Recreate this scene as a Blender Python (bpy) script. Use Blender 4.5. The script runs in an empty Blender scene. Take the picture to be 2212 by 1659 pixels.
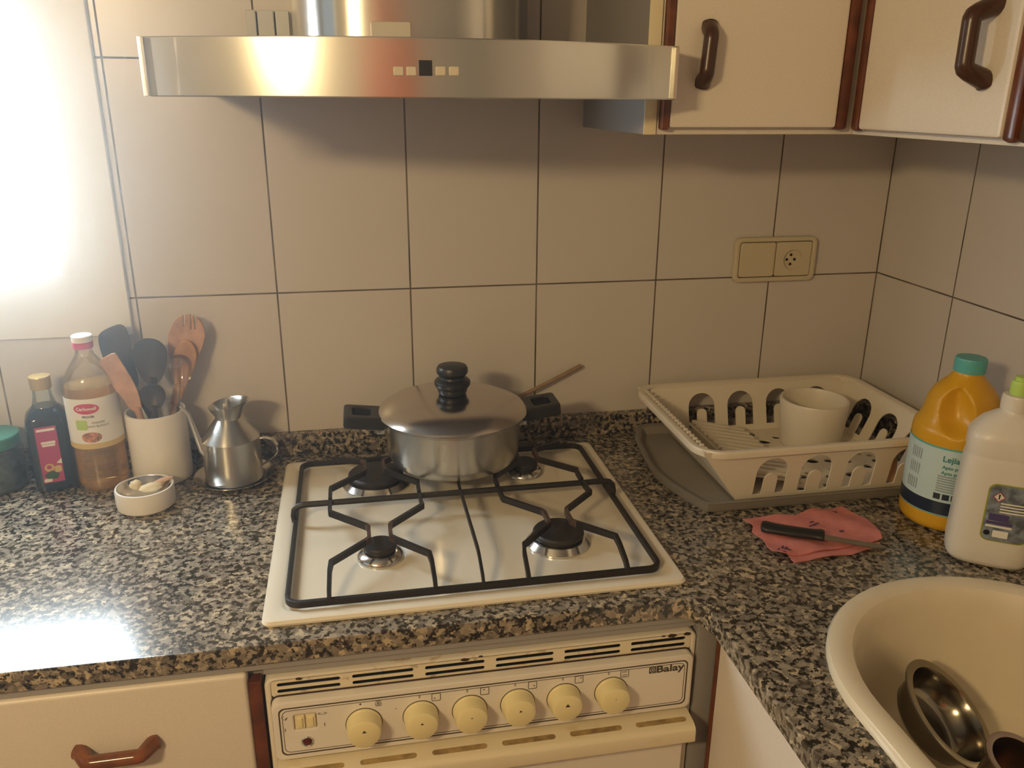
import bpy, bmesh, math, random
from mathutils import Vector, Matrix
random.seed(7)
S = bpy.context.scene
C = S.collection
Z = 0.9                      # height of the worktop surface above the floor
PI = math.pi

# ---------------------------------------------------------------- camera, world, lights, exposure
F, CAM = 1796.22, Vector((0.3854, -1.5608, 0.6630))
YAW, PIT, ROL = 0.19128, 0.33126, 0.00663
_cy, _sy, _cp, _sp = math.cos(YAW), math.sin(YAW), math.cos(PIT), math.sin(PIT)
FWD = Vector((_sy*_cp, _cy*_cp, -_sp))
_r = Vector((_cy, -_sy, 0)); _u = _r.cross(FWD)
RGT = _r*math.cos(ROL) + _u*math.sin(ROL)
UPV = -_r*math.sin(ROL) + _u*math.cos(ROL)
cd = bpy.data.cameras.new('camera'); co = bpy.data.objects.new('camera', cd); C.objects.link(co)
cd.sensor_width = 36; cd.lens = F/2212*36; cd.clip_start = 0.02
mm = Matrix((RGT, UPV, -FWD)).transposed().to_4x4(); mm.translation = CAM + Vector((0, 0, Z)); co.matrix_world = mm
S.camera = co
def ray(px, py): return RGT*((px-1106)/F) + UPV*((829.5-py)/F) + FWD
def onz(px, py, z): d = ray(px, py); return CAM + d*((z-CAM.z)/d.z)
def ony(px, py, y): d = ray(px, py); return CAM + d*((y-CAM.y)/d.y)
def onx(px, py, x): d = ray(px, py); return CAM + d*((x-CAM.x)/d.x)

S.view_settings.view_transform = 'Standard'; S.view_settings.look = 'None'
S.view_settings.gamma = 1; S.view_settings.use_curve_mapping = False
S.view_settings.exposure = 0.0
W = bpy.data.worlds.new('world'); S.world = W; W.use_nodes = True
W.node_tree.nodes['Background'].inputs[0].default_value = (0.5, 0.6, 0.8, 1)
W.node_tree.nodes['Background'].inputs[1].default_value = 0.05
# added haze: its glow beside the bright window stands in for lens glare
_v = W.node_tree.nodes.new('ShaderNodeVolumeScatter'); _v.inputs['Density'].default_value = .095; _v.inputs['Anisotropy'].default_value = .86
W.node_tree.links.new(_v.outputs[0], W.node_tree.nodes['World Output'].inputs['Volume'])
WARM = (1.0, 0.725, 0.365)
BULB_W, PANE_L, SIDE_FILL_L = 31.0, 38.0, .5
def lamp(name, loc, watts, rad, col, parent=None):
    l = bpy.data.lights.new(name, 'POINT'); l.energy = watts; l.shadow_soft_size = rad; l.color = col
    o = bpy.data.objects.new(name, l); C.objects.link(o); o.location = (loc[0], loc[1], loc[2]+Z)
    return o

# ---------------------------------------------------------------- helpers
def new(): return bmesh.new()
def thing(name, loc, label, cat, group=None, kind=None):
    o = bpy.data.objects.new(name, None); C.objects.link(o); o.location = (loc[0], loc[1], loc[2]+Z)
    o.empty_display_size = 0.05
    if label: o['label'] = label
    if cat: o['category'] = cat
    if group: o['group'] = group
    if kind: o['kind'] = kind
    return o
def root(o):
    while o.parent: o = o.parent
    return o
ROUND = {'pot_body', 'pot_lid', 'lid_knob', 'cruet_body', 'funnel', 'bowl_body', 'saucer', 'holder_body', 'cup_body', 'metal_liner', 'basin', 'chimney', 'dish_body', 'burner', 'burner_cap', 'knob'}
def part(name, bm, mat, parent=None, label=None, smooth=35, **tags):
    me = bpy.data.meshes.new(name); o = bpy.data.objects.new(name, me); C.objects.link(o)
    if parent is not None:
        r = root(parent); base = Vector(r.location) - Vector((0, 0, Z)); o.parent = parent
    else:
        vs = [v.co for v in bm.verts]
        base = Vector(((min(v.x for v in vs)+max(v.x for v in vs))/2, (min(v.y for v in vs)+max(v.y for v in vs))/2, min(v.z for v in vs)))
        o.location = base + Vector((0, 0, Z))
    bmesh.ops.translate(bm, verts=bm.verts, vec=-base)
    bmesh.ops.recalc_face_normals(bm, faces=bm.faces)
    bm.normal_update()
    for f in bm.faces: f.smooth = True
    ang = math.radians(smooth)
    for e in bm.edges:
        e.smooth = not (len(e.link_faces) == 2 and e.calc_face_angle(0) > ang)
    bm.to_mesh(me); bm.free()
    if isinstance(mat, (list, tuple)):
        for m_ in mat: me.materials.append(m_)
    else: me.materials.append(mat)
    if name not in ROUND:
        w = o.modifiers.new('weighted', 'WEIGHTED_NORMAL'); w.keep_sharp = True; w.weight = 80
    if label: o['label'] = label
    for k, v in tags.items(): o[k] = v
    return o
def add(bm, other, M=None):
    if M is not None: bmesh.ops.transform(other, matrix=M, verts=other.verts)
    me = bpy.data.meshes.new('tmp'); other.to_mesh(me); bm.from_mesh(me); bpy.data.meshes.remove(me); other.free()
def box(bm, x0, x1, y0, y1, z0, z1, bev=0, seg=2, M=None):
    b = new(); bmesh.ops.create_cube(b, size=1)
    for v in b.verts: v.co = Vector((x0+(v.co.x+.5)*(x1-x0), y0+(v.co.y+.5)*(y1-y0), z0+(v.co.z+.5)*(z1-z0)))
    if bev: bmesh.ops.bevel(b, geom=list(b.edges), offset=bev, segments=seg, affect='EDGES', profile=.5)
    add(bm, b, M)
def ring_faces(bm, a, b, closed=True):
    n = len(a)
    for i in range(n if closed else n-1):
        j = (i+1) % n
        try: bm.faces.new((a[i], a[j], b[j], b[i]))
        except ValueError: pass
def loops(bm, rings, cap0=True, cap1=True, M=None):
    vs = []
    for r in rings: vs.append([bm.verts.new(M @ Vector(q) if M else Vector(q)) for q in r])
    for a, b in zip(vs, vs[1:]): ring_faces(bm, a, b)
    if cap0: bm.faces.new(vs[0][::-1])
    if cap1: bm.faces.new(vs[-1])
    return vs
def lathe(bm, prof, c, seg=40, cap0=True, cap1=True, M=None):
    loops(bm, [[(c[0]+r*math.cos(2*PI*i/seg), c[1]+r*math.sin(2*PI*i/seg), c[2]+z) for i in range(seg)] for r, z in prof], cap0, cap1, M)
def tube(bm, pts, r, seg=10, flat=1.0, caps=True):
    pts = [Vector(p) for p in pts]; n = len(pts); rings = []
    up = None
    for i, p in enumerate(pts):
        t = (pts[min(i+1, n-1)] - pts[max(i-1, 0)]).normalized()
        if up is None:
            up = Vector((0, 0, 1)) if abs(t.z) < .9 else Vector((0, 1, 0))
        s = t.cross(up).normalized(); up = s.cross(t).normalized()
        rr = r[i] if isinstance(r, (list, tuple)) else r
        rings.append([p + s*(rr*flat*math.cos(2*PI*k/seg)) + up*(rr*math.sin(2*PI*k/seg)) for k in range(seg)])
    loops(bm, rings, caps, caps)
def bar(bm, pts, w, h):
    """flat iron bar of width w and height h along pts, mitred at the bends, sides upright"""
    pts = [Vector(p) for p in pts]; n = len(pts); rings = []
    for i, p in enumerate(pts):
        t1 = (p - pts[i-1]) if i else (pts[1]-p)
        t2 = (pts[i+1]-p) if i < n-1 else (p-pts[i-1])
        a, b = t1.normalized(), t2.normalized(); t = (a+b).normalized()
        k = 1/max(.55, t.dot(a))
        s = Vector((t.y, -t.x, 0))
        if s.length < .2:
            s = Vector((1, 0, 0))
        s.normalize(); u = s.cross(t).normalized()
        if u.z < 0: u = -u
        rings.append([p + s*(w/2*k) + u*(h/2), p - s*(w/2*k) + u*(h/2), p - s*(w/2*k) - u*(h/2), p + s*(w/2*k) - u*(h/2)])
    loops(bm, rings)
def rr(cx, cy, hx, hy, r, n=8):
    r = max(min(r, hx, hy), 1e-5); out = []
    for qx, qy, a0 in ((1, 1, 0), (-1, 1, PI/2), (-1, -1, PI), (1, -1, 1.5*PI)):
        for i in range(n+1):
            a = a0 + PI/2*i/n
            out.append((cx+qx*(hx-r)+r*math.cos(a), cy+qy*(hy-r)+r*math.sin(a)))
    return out
def circ(cx, cy, r, n=24, ry=None): return [(cx+r*math.cos(2*PI*i/n), cy+(ry or r)*math.sin(2*PI*i/n)) for i in range(n)]
def plate(bm, outer, holes, thick, M=None, bev=0):
    """flat plate in its own xy plane, from z=0 to z=-thick, with holes"""
    b = new()
    def loop(p):
        vs = [b.verts.new((q[0], q[1], 0)) for q in p]
        return [b.edges.new((vs[i], vs[(i+1) % len(vs)])) for i in range(len(vs))]
    es = loop(outer)
    for h in holes: es += loop(h)
    bmesh.ops.triangle_fill(b, use_beauty=True, use_dissolve=False, edges=es, normal=(0, 0, 1))
    if thick:
        g = bmesh.ops.extrude_face_region(b, geom=list(b.faces))
        bmesh.ops.translate(b, verts=[v for v in g['geom'] if isinstance(v, bmesh.types.BMVert)], vec=(0, 0, -thick))
    bmesh.ops.recalc_face_normals(b, faces=b.faces)
    if bev:
        es = [e for e in b.edges if len(e.link_faces) == 2 and e.calc_face_angle(0) > 1.2]
        bmesh.ops.bevel(b, geom=es, offset=bev, segments=2, affect='EDGES', profile=.5)
    add(bm, b, M)
def frame(o, x, y):
    """matrix taking plate xy into world axes x, y at o"""
    x = Vector(x).normalized(); y = Vector(y).normalized(); z = x.cross(y)
    m = Matrix((x, y, z)).transposed().to_4x4(); m.translation = Vector(o); return m
FRONT = lambda y: frame((0, y, 0), (1, 0, 0), (0, 0, 1))          # plate in the xz plane facing the room
SIDEF = lambda x: frame((x, 0, 0), (0, -1, 0), (0, 0, 1))         # plate in the yz plane facing left (plate x = -y)
FLATM = lambda z: Matrix.Translation((0, 0, z))
def text(bm, s, size, M, warp=None, sx=1.0, bold=0.0):
    cu = bpy.data.curves.new('t', 'FONT'); cu.body = s; cu.size = size; cu.align_x = 'CENTER'; cu.align_y = 'CENTER'
    cu.resolution_u = 3; cu.offset = bold
    o = bpy.data.objects.new('t', cu); C.objects.link(o)
    dg = bpy.context.evaluated_depsgraph_get(); me = o.evaluated_get(dg).to_mesh()
    b = new(); b.from_mesh(me); o.evaluated_get(dg).to_mesh_clear(); bpy.data.objects.remove(o); bpy.data.curves.remove(cu)
    for v in b.verts: v.co.x *= sx
    if warp:
        for v in b.verts: v.co = warp(v.co.x, v.co.y)
        add(bm, b)
    else: add(bm, b, M)
def blob(bm, c, rx, ry, rz, sub=3, rot=None, noise=0):
    b = new(); bmesh.ops.create_icosphere(b, subdivisions=sub, radius=1)
    for v in b.verts:
        k = 1 + noise*math.sin(5*v.co.x+3*v.co.y+7*v.co.z)
        v.co = Vector((v.co.x*rx*k, v.co.y*ry*k, v.co.z*rz*k))
    M = Matrix.Translation(c)
    if rot: M = M @ rot
    add(bm, b, M)

# ---------------------------------------------------------------- materials
def nodes(name):
    m = bpy.data.materials.new(name); m.use_nodes = True; nt = m.node_tree
    return m, nt, nt.nodes['Principled BSDF']
def mat(name, col, rough=.5, metal=0.0, **kw):
    m, nt, p = nodes(name)
    p.inputs['Base Color'].default_value = (*col, 1); p.inputs['Roughness'].default_value = rough; p.inputs['Metallic'].default_value = metal
    for k, v in kw.items():
        if k in ('var', 'vscale', 'aniso', 'bump', 'bscale', 'rvar'): continue
        p.inputs[k].default_value = v
    if 'var' in kw or 'bump' in kw or 'rvar' in kw:
        tc = nt.nodes.new('ShaderNodeTexCoord'); nz = nt.nodes.new('ShaderNodeTexNoise'); nz.inputs['Scale'].default_value = kw.get('vscale', 30); nz.inputs['Detail'].default_value = 4
        nt.links.new(tc.outputs['Object'], nz.inputs['Vector'])
        if 'var' in kw:
            cr = nt.nodes.new('ShaderNodeValToRGB'); a = kw['var']
            cr.color_ramp.elements[0].position = .35; cr.color_ramp.elements[1].position = .65
            cr.color_ramp.elements[0].color = (*[c*(1-a) for c in col], 1); cr.color_ramp.elements[1].color = (*[min(1, c*(1+a)) for c in col], 1)
            nt.links.new(nz.outputs['Fac'], cr.inputs['Fac']); nt.links.new(cr.outputs['Color'], p.inputs['Base Color'])
        if 'rvar' in kw:
            mr = nt.nodes.new('ShaderNodeMapRange'); mr.inputs['From Min'].default_value = .3; mr.inputs['From Max'].default_value = .7
            mr.inputs['To Min'].default_value = max(0, rough-kw['rvar']); mr.inputs['To Max'].default_value = rough+kw['rvar']
            nt.links.new(nz.outputs['Fac'], mr.inputs['Value']); nt.links.new(mr.outputs['Result'], p.inputs['Roughness'])
        if 'bump' in kw:
            bp = nt.nodes.new('ShaderNodeBump'); bp.inputs['Strength'].default_value = kw['bump']; bp.inputs['Distance'].default_value = .002
            n2 = nt.nodes.new('ShaderNodeTexNoise'); n2.inputs['Scale'].default_value = kw.get('bscale', 80); nt.links.new(tc.outputs['Object'], n2.inputs['Vector'])
            nt.links.new(n2.outputs['Fac'], bp.inputs['Height']); nt.links.new(bp.outputs['Normal'], p.inputs['Normal'])
    if 'aniso' in kw:
        p.inputs['Anisotropic'].default_value = kw['aniso']; p.inputs['Anisotropic Rotation'].default_value = .25
        tg = nt.nodes.new('ShaderNodeTangent'); tg.direction_type = 'RADIAL'; tg.axis = 'Z'; nt.links.new(tg.outputs[0], p.inputs['Tangent'])
    return m
def math_(nt, op, a, b=None):
    n = nt.nodes.new('ShaderNodeMath'); n.operation = op
    for i, v in enumerate((a, b)):
        if v is None: continue
        if isinstance(v, (int, float)): n.inputs[i].default_value = v
        else: nt.links.new(v, n.inputs[i])
    return n.outputs[0]
def tile_mat(name, axis, off, zoff):
    m, nt, p = nodes(name)
    g = nt.nodes.new('ShaderNodeNewGeometry'); s = nt.nodes.new('ShaderNodeSeparateXYZ'); nt.links.new(g.outputs['Position'], s.inputs[0])
    u = math_(nt, 'PINGPONG', math_(nt, 'ADD', s.outputs[axis], 49*.245-off), .1225)
    v = math_(nt, 'PINGPONG', math_(nt, 'ADD', s.outputs[2], 8*.402-zoff), .201)
    d = math_(nt, 'MINIMUM', u, v)
    mr = nt.nodes.new('ShaderNodeMapRange'); mr.inputs['From Min'].default_value = .0011; mr.inputs['From Max'].default_value = .0019
    nt.links.new(d, mr.inputs['Value'])
    nz = nt.nodes.new('ShaderNodeTexNoise'); nz.inputs['Scale'].default_value = 3; nt.links.new(g.outputs['Position'], nz.inputs['Vector'])
    cr = nt.nodes.new('ShaderNodeValToRGB'); cr.color_ramp.elements[0].color = (.60, .555, .51, 1); cr.color_ramp.elements[1].color = (.66, .615, .57, 1)
    nt.links.new(nz.outputs['Fac'], cr.inputs['Fac'])
    n2 = nt.nodes.new('ShaderNodeTexNoise'); n2.inputs['Scale'].default_value = 9; nt.links.new(g.outputs['Position'], n2.inputs['Vector'])
    c2 = nt.nodes.new('ShaderNodeValToRGB'); c2.color_ramp.elements[0].position = .35; c2.color_ramp.elements[1].position = .7
    c2.color_ramp.elements[0].color = (.06, .038, .024, 1); c2.color_ramp.elements[1].color = (.22, .17, .13, 1); nt.links.new(n2.outputs['Fac'], c2.inputs['Fac'])
    mx = nt.nodes.new('ShaderNodeMix'); mx.data_type = 'RGBA'; nt.links.new(mr.outputs['Result'], mx.inputs['Factor'])
    nt.links.new(c2.outputs['Color'], mx.inputs['A']); nt.links.new(cr.outputs['Color'], mx.inputs['B']); nt.links.new(mx.outputs['Result'], p.inputs['Base Color'])
    r = nt.nodes.new('ShaderNodeMapRange'); r.inputs['To Min'].default_value = .7; r.inputs['To Max'].default_value = .3
    nt.links.new(mr.outputs['Result'], r.inputs['Value']); nt.links.new(r.outputs['Result'], p.inputs['Roughness'])
    bp = nt.nodes.new('ShaderNodeBump'); bp.inputs['Strength'].default_value = .4; bp.inputs['Distance'].default_value = .001
    nt.links.new(mr.outputs['Result'], bp.inputs['Height']); nt.links.new(bp.outputs['Normal'], p.inputs['Normal'])
    return m
def granite_mat():
    m, nt, p = nodes('granite')
    g = nt.nodes.new('ShaderNodeNewGeometry')
    n1 = nt.nodes.new('ShaderNodeTexNoise'); n1.inputs['Scale'].default_value = 70; n1.inputs['Detail'].default_value = 3; nt.links.new(g.outputs['Position'], n1.inputs['Vector'])
    ad = nt.nodes.new('ShaderNodeMixRGB'); ad.blend_type = 'LINEAR_LIGHT'; ad.inputs[0].default_value = .012
    nt.links.new(g.outputs['Position'], ad.inputs[1]); nt.links.new(n1.outputs['Color'], ad.inputs[2])
    vo = nt.nodes.new('ShaderNodeTexVoronoi'); vo.inputs['Scale'].default_value = 135; nt.links.new(ad.outputs[0], vo.inputs['Vector'])
    sp = nt.nodes.new('ShaderNodeSeparateColor'); nt.links.new(vo.outputs['Color'], sp.inputs[0])
    cr = nt.nodes.new('ShaderNodeValToRGB'); e = cr.color_ramp.elements
    cols = [(0, (.09, .072, .055)), (.22, (.16, .135, .105)), (.5, (.25, .215, .17)), (.78, (.34, .29, .22)), (1, (.56, .45, .30))]
    e[0].position, e[0].color = cols[0][0], (*cols[0][1], 1); e[1].position, e[1].color = cols[-1][0], (*cols[-1][1], 1)
    for q, c in cols[1:-1]: x = e.new(q); x.color = (*c, 1)
    nt.links.new(sp.outputs[0], cr.inputs['Fac'])
    n2 = nt.nodes.new('ShaderNodeTexNoise'); n2.inputs['Scale'].default_value = 112; n2.inputs['Detail'].default_value = 5; n2.inputs['Roughness'].default_value = .65; nt.links.new(g.outputs['Position'], n2.inputs['Vector'])
    c2 = nt.nodes.new('ShaderNodeValToRGB'); c2.color_ramp.elements[0].position = .455; c2.color_ramp.elements[1].position = .492
    c2.color_ramp.elements[0].color = (.04, .043, .036, 1); c2.color_ramp.elements[1].color = (1, 1, 1, 1); nt.links.new(n2.outputs['Fac'], c2.inputs['Fac'])
    mx = nt.nodes.new('ShaderNodeMixRGB'); mx.blend_type = 'MULTIPLY'; mx.inputs[0].default_value = 1
    nt.links.new(cr.outputs['Color'], mx.inputs[1]); nt.links.new(c2.outputs['Color'], mx.inputs[2]); nt.links.new(mx.outputs[0], p.inputs['Base Color'])
    p.inputs['Roughness'].default_value = .2; p.inputs['IOR'].default_value = 1.85
    return m
def emit(name, col, s):
    m = bpy.data.materials.new(name); m.use_nodes = True; nt = m.node_tree; nt.nodes.clear()
    e = nt.nodes.new('ShaderNodeEmission'); e.inputs[0].default_value = (*col, 1); e.inputs[1].default_value = s
    o = nt.nodes.new('ShaderNodeOutputMaterial'); nt.links.new(e.outputs[0], o.inputs[0]); return m
def clear_mat(name, tint, gloss=.08):
    m = bpy.data.materials.new(name); m.use_nodes = True; nt = m.node_tree; nt.nodes.clear()
    t = nt.nodes.new('ShaderNodeBsdfTransparent'); t.inputs[0].default_value = (*tint, 1)
    g = nt.nodes.new('ShaderNodeBsdfGlossy'); g.inputs['Roughness'].default_value = .08
    lw = nt.nodes.new('ShaderNodeLayerWeight'); lw.inputs[0].default_value = .25
    f = math_(nt, 'ADD', math_(nt, 'MULTIPLY', lw.outputs['Fresnel'], .6), gloss*.5)
    mx = nt.nodes.new('ShaderNodeMixShader'); nt.links.new(f, mx.inputs[0]); nt.links.new(t.outputs[0], mx.inputs[1]); nt.links.new(g.outputs[0], mx.inputs[2])
    o = nt.nodes.new('ShaderNodeOutputMaterial'); nt.links.new(mx.outputs[0], o.inputs[0]); return m
def stained(name, col, dirt, rough, lo=.58, hi=.7, scale=25):
    m, nt, p = nodes(name)
    tc = nt.nodes.new('ShaderNodeTexCoord'); nz = nt.nodes.new('ShaderNodeTexNoise'); nz.inputs['Scale'].default_value = scale; nz.inputs['Detail'].default_value = 6
    nt.links.new(tc.outputs['Object'], nz.inputs['Vector'])
    cr = nt.nodes.new('ShaderNodeValToRGB'); cr.color_ramp.elements[0].position = lo; cr.color_ramp.elements[1].position = hi
    cr.color_ramp.elements[0].color = (*col, 1); cr.color_ramp.elements[1].color = (*dirt, 1)
    nt.links.new(nz.outputs['Fac'], cr.inputs['Fac']); nt.links.new(cr.outputs['Color'], p.inputs['Base Color']); p.inputs['Roughness'].default_value = rough
    return m

GRAN = granite_mat()
TILEB = tile_mat('wall_tile', 0, 0.0, Z+.3195)
TILER = tile_mat('wall_tile_side', 1, -.234, Z+.3195)
REARW = mat('rear_plaster', (.58, .53, .45), .8, var=.03)
PLASTER = mat('plaster', (.30, .275, .24), .8, var=.03)
FLOORM = mat('floor_tile', (.30, .22, .17), .4, var=.15, vscale=6)
STEEL = mat('brushed_steel', (.60, .585, .55), .30, 1.0, aniso=.75, rvar=.05, vscale=8)
STEEL2 = mat('hood_steel', (.72, .71, .67), .24, 1.0, aniso=.55)
POLISH = mat('polished_steel', (.68, .67, .65), .16, 1.0)
LIDM = mat('lid_steel', (.60, .57, .55), .20, 1.0, rvar=.05, vscale=5)
DARKST = mat('pan_steel', (.25, .225, .18), .17, 1.0, var=.15, vscale=14)
COPPER = mat('stained_steel', (.46, .35, .27), .24, 1.0, var=.2, vscale=18)
ENAM = mat('white_enamel', (.80, .735, .61), .12, 0, IOR=1.55)
IRON = mat('black_iron', (.013, .010, .008), .5, 0, bump=.35, bscale=160)
RUST = mat('burnt_iron', (.065, .036, .024), .5, 0, var=.5, vscale=60)
BURN = mat('burner_cap', (.022, .019, .018), .5, 0, var=.3)
BLACKP = mat('black_plastic', (.014, .014, .014), .38)
NAVYP = mat('dark_nylon', (.048, .038, .042), .45)
OVENW = stained('oven_enamel', (.80, .745, .65), (.42, .27, .10), .25, .66, .80, 34)
OVENP = mat('panel_enamel', (.80, .76, .70), .28)
GRIMY = stained('grimy_enamel', (.78, .70, .53), (.24, .14, .05), .3, .60, .80, 70)
SLOTM = mat('slot_brown', (.34, .235, .095), .6, 0, var=.35, vscale=60)
CREAM = mat('cream_plastic', (.84, .74, .42), .3)
CREAMD = stained('cream_enamel', (.80, .71, .52), (.55, .38, .12), .3, .62, .8, 14)
DARKLINE = mat('dark_print_and_shade', (.06, .05, .035), .5)
INKSHADE = mat('black_print_and_shade', (.006, .006, .006), .9)  # black print, and shade painted in socket holes and behind oven vents
LAM = mat('white_laminate', (.74, .675, .59), .38, 0, var=.035, vscale=420)
BROWN = mat('brown_wood', (.13, .036, .014), .28, 0, var=.3, vscale=40)
HANDLE = mat('glazed_brown', (.19, .062, .02), .14, 0, var=.25, vscale=50)
HANDLED = mat('dark_brown_handle', (.055, .021, .010), .3)
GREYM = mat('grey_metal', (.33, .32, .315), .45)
SHADEG = mat('grey_and_shaded_panel', (.30, .28, .265), .6)  # shade painted on the wall cabinet's side; plain grey elsewhere
YELWH = mat('cream_and_lit_edge', (.80, .71, .48), .5)  # plain cream on the switches; lamp light painted on the cabinet edge
CERAM = mat('white_ceramic', (.80, .765, .71), .2)
PLASW = mat('white_plastic', (.76, .69, .565), .35)
PLASG = mat('grey_plastic', (.25, .225, .185), .4)
SOCK = mat('ivory_plastic', (.62, .54, .37), .35)
PALEG = mat('pale_grey_plastic', (.55, .54, .50), .5)
YELLOW = mat('yellow_plastic', (.66, .35, .012), .35)
TEAL = mat('teal_plastic', (.10, .42, .42), .4)
BOTW = mat('bottle_white', (.72, .67, .58), .35)
LIME = mat('lime_plastic', (.48, .70, .16), .35)
LBLBL = mat('pale_blue_label', (.52, .66, .66), .45)
LBLNV = mat('navy_label', (.012, .022, .045), .4)
LBLTL = mat('teal_print', (.03, .22, .22), .5)
LBLGR = mat('grey_print', (.28, .33, .34), .5)
LBLWH = mat('white_label', (.78, .76, .70), .45)
LBLRD = mat('red_label', (.55, .035, .10), .45)
LBLPK = mat('plum_label', (.42, .045, .14), .45)
LBLYE = mat('tan_label', (.62, .46, .16), .45)
LBLGN = mat('green_label', (.42, .58, .10), .45)
LBLVI = mat('violet_label', (.07, .05, .16), .45)
LBLSL = mat('slate_label', (.17, .20, .24), .45, var=.5, vscale=90)
OLIVE = mat('olive_border', (.30, .32, .02), .45)
GREENLID = mat('green_lid', (.025, .17, .12), .4)
GOLD = mat('gold_cap', (.74, .56, .22), .3, .8)
WOODL = mat('pale_wood', (.50, .29, .185), .5, 0, var=.18, vscale=35)
WOODH = mat('honey_wood', (.46, .24, .10), .4, 0, var=.18, vscale=35)
STICKM = mat('stick_wood', (.30, .20, .12), .5, 0, var=.15)
PINK = mat('pink_cloth', (.64, .22, .20), .85, 0, var=.08, vscale=60, bump=.4, bscale=400)
PRINT = mat('violet_print', (.09, .04, .10), .7)
GARLIC = mat('garlic', (.78, .66, .42), .5, var=.1)
CHIPSHADE = mat('rust_and_gap_shade', (.045, .018, .010), .8)  # rust chips and pointers; also the shade painted in the panel gap
FRAMEW = mat('window_frame_white', (.78, .77, .74), .4)
RUBY = mat('red_lens', (.10, .012, .010), .15)
SINKM = mat('cream_resin', (.78, .69, .52), .22, 0, IOR=1.5, var=.02)
GLASS = clear_mat('clear_glass', (.93, .97, .95))
PET = clear_mat('clear_pet', (.97, .95, .91))
CLEARP = clear_mat('clear_plastic', (.96, .93, .88), .12)
DARKGL = mat('dark_vinegar', (.006, .012, .016), .06, 0, IOR=1.5)
AMBER = mat('amber_liquid', (.98, .66, .22), .03, 0, IOR=1.36); AMBER.node_tree.nodes['Principled BSDF'].inputs['Transmission Weight'].default_value = .80
JARFILL = mat('dark_contents', (.055, .06, .05), .7, 0, var=.7, vscale=55)
DOORM = mat('orange_reflector', (.62, .15, .04), .35, 0, var=.12, vscale=8)
PANE = emit('daylight_pane', (.80, .93, 1.0), PANE_L)
FILLPANE = emit('side_fill_pane', (.86, .95, 1.0), SIDE_FILL_L)  # glow of the added fill window

# ---------------------------------------------------------------- the room
XL, XR, YB, YF, ZF, ZT = -1.45, 1.472, 0.0, -3.0, -.9, 1.6
WX0, WX1, WZ0, WZ1 = -.50, -.011, .2545, .92      # window 1 outer frame
b = new(); plate(b, [(XL-.1, ZF), (XR+.1, ZF), (XR+.1, ZT), (XL-.1, ZT)], [rr((WX0+WX1)/2, (WZ0+WZ1)/2, (WX1-WX0)/2-.01, (WZ1-WZ0)/2-.01, .001, 1)], .12, FRONT(0))
part('wall_back', b, TILEB, kind='structure', label='pale grey tiled wall behind the hob')
b = new(); box(b, XR, XR+.1, YF, 0, ZF, ZT); part('wall_right', b, TILER, kind='structure', label='tiled wall behind the dish drainer')
LWY0, LWY1, LWZ0, LWZ1 = -1.25, -.35, .15, 1.25
b = new(); plate(b, [(0, ZF), (-YF, ZF), (-YF, ZT), (0, ZT)], [[(-LWY1, LWZ0), (-LWY0, LWZ0), (-LWY0, LWZ1), (-LWY1, LWZ1)]], -.1, SIDEF(XL))
part('wall_left', b, PLASTER, kind='structure')
b = new(); box(b, XL-.1, XR+.1, YF-.1, YF, ZF, ZT); part('wall_rear', b, REARW, kind='structure')
b = new(); box(b, XL-.1, XR+.1, YF-.1, .12, ZF-.1, ZF); part('floor', b, FLOORM, kind='structure')
b = new(); box(b, XL-.1, XR+.1, YF-.1, .12, ZT, ZT+.1); part('ceiling', b, PLASTER, kind='structure')
# window 1: bright casement set in the back wall
w1 = thing('window_1', (WX0, 0, WZ0), 'bright white-framed window at the left of the tiled wall', None, kind='structure')
b = new()
plate(b, [(WX0, WZ0), (WX1, WZ0), (WX1, WZ1), (WX0, WZ1)], [[(WX0+.10, WZ0+.113), (WX1-.103, WZ0+.113), (WX1-.103, WZ1-.1), (WX0+.10, WZ1-.1)]], .022, FRONT(-.012), bev=.003)
part('window_frame', b, FRAMEW, w1)
b = new(); plate(b, [(WX0+.10, WZ0+.113), (WX1-.103, WZ0+.113), (WX1-.103, WZ1-.1), (WX0+.10, WZ1-.1)], [], .004, FRONT(.002)); part('window_pane', b, PANE, w1)
# added unseen window in the left wall: cool fill for the tiles
w2 = thing('fill_window', (XL, LWY0, LWZ0), 'added unseen window in the left wall for cool fill light', None, kind='structure')
b = new(); plate(b, [(-LWY1-.04, LWZ0-.04), (-LWY0+.04, LWZ0-.04), (-LWY0+.04, LWZ1+.04), (-LWY1-.04, LWZ1+.04)], [[(-LWY1+.04, LWZ0+.04), (-LWY0-.04, LWZ0+.04), (-LWY0-.04, LWZ1-.04), (-LWY1+.04, LWZ1-.04)]], .03, SIDEF(XL+.002))
part('window_frame', b, FRAMEW, w2)
b = new(); plate(b, [(-LWY1+.03, LWZ0+.03), (-LWY0-.03, LWZ0+.03), (-LWY0-.03, LWZ1-.03), (-LWY1+.03, LWZ1-.03)], [], .004, SIDEF(XL-.002)); part('window_pane', b, FILLPANE, w2)
# added unseen door, there for the orange reflection in the hood
d1 = thing('reflector_door', (.1, YF, ZF), 'added unseen orange-brown door reflected in the hood', None, kind='structure')
b = new(); box(b, -.15, .55, YF, YF+.04, ZF, 1.15, .004); part('door_leaf', b, DOORM, d1)
b = new(); tube(b, [(.48, YF+.04, .12), (.48, YF+.09, .12), (.38, YF+.09, .12)], .009); part('door_handle', b, POLISH, d1)

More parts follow.
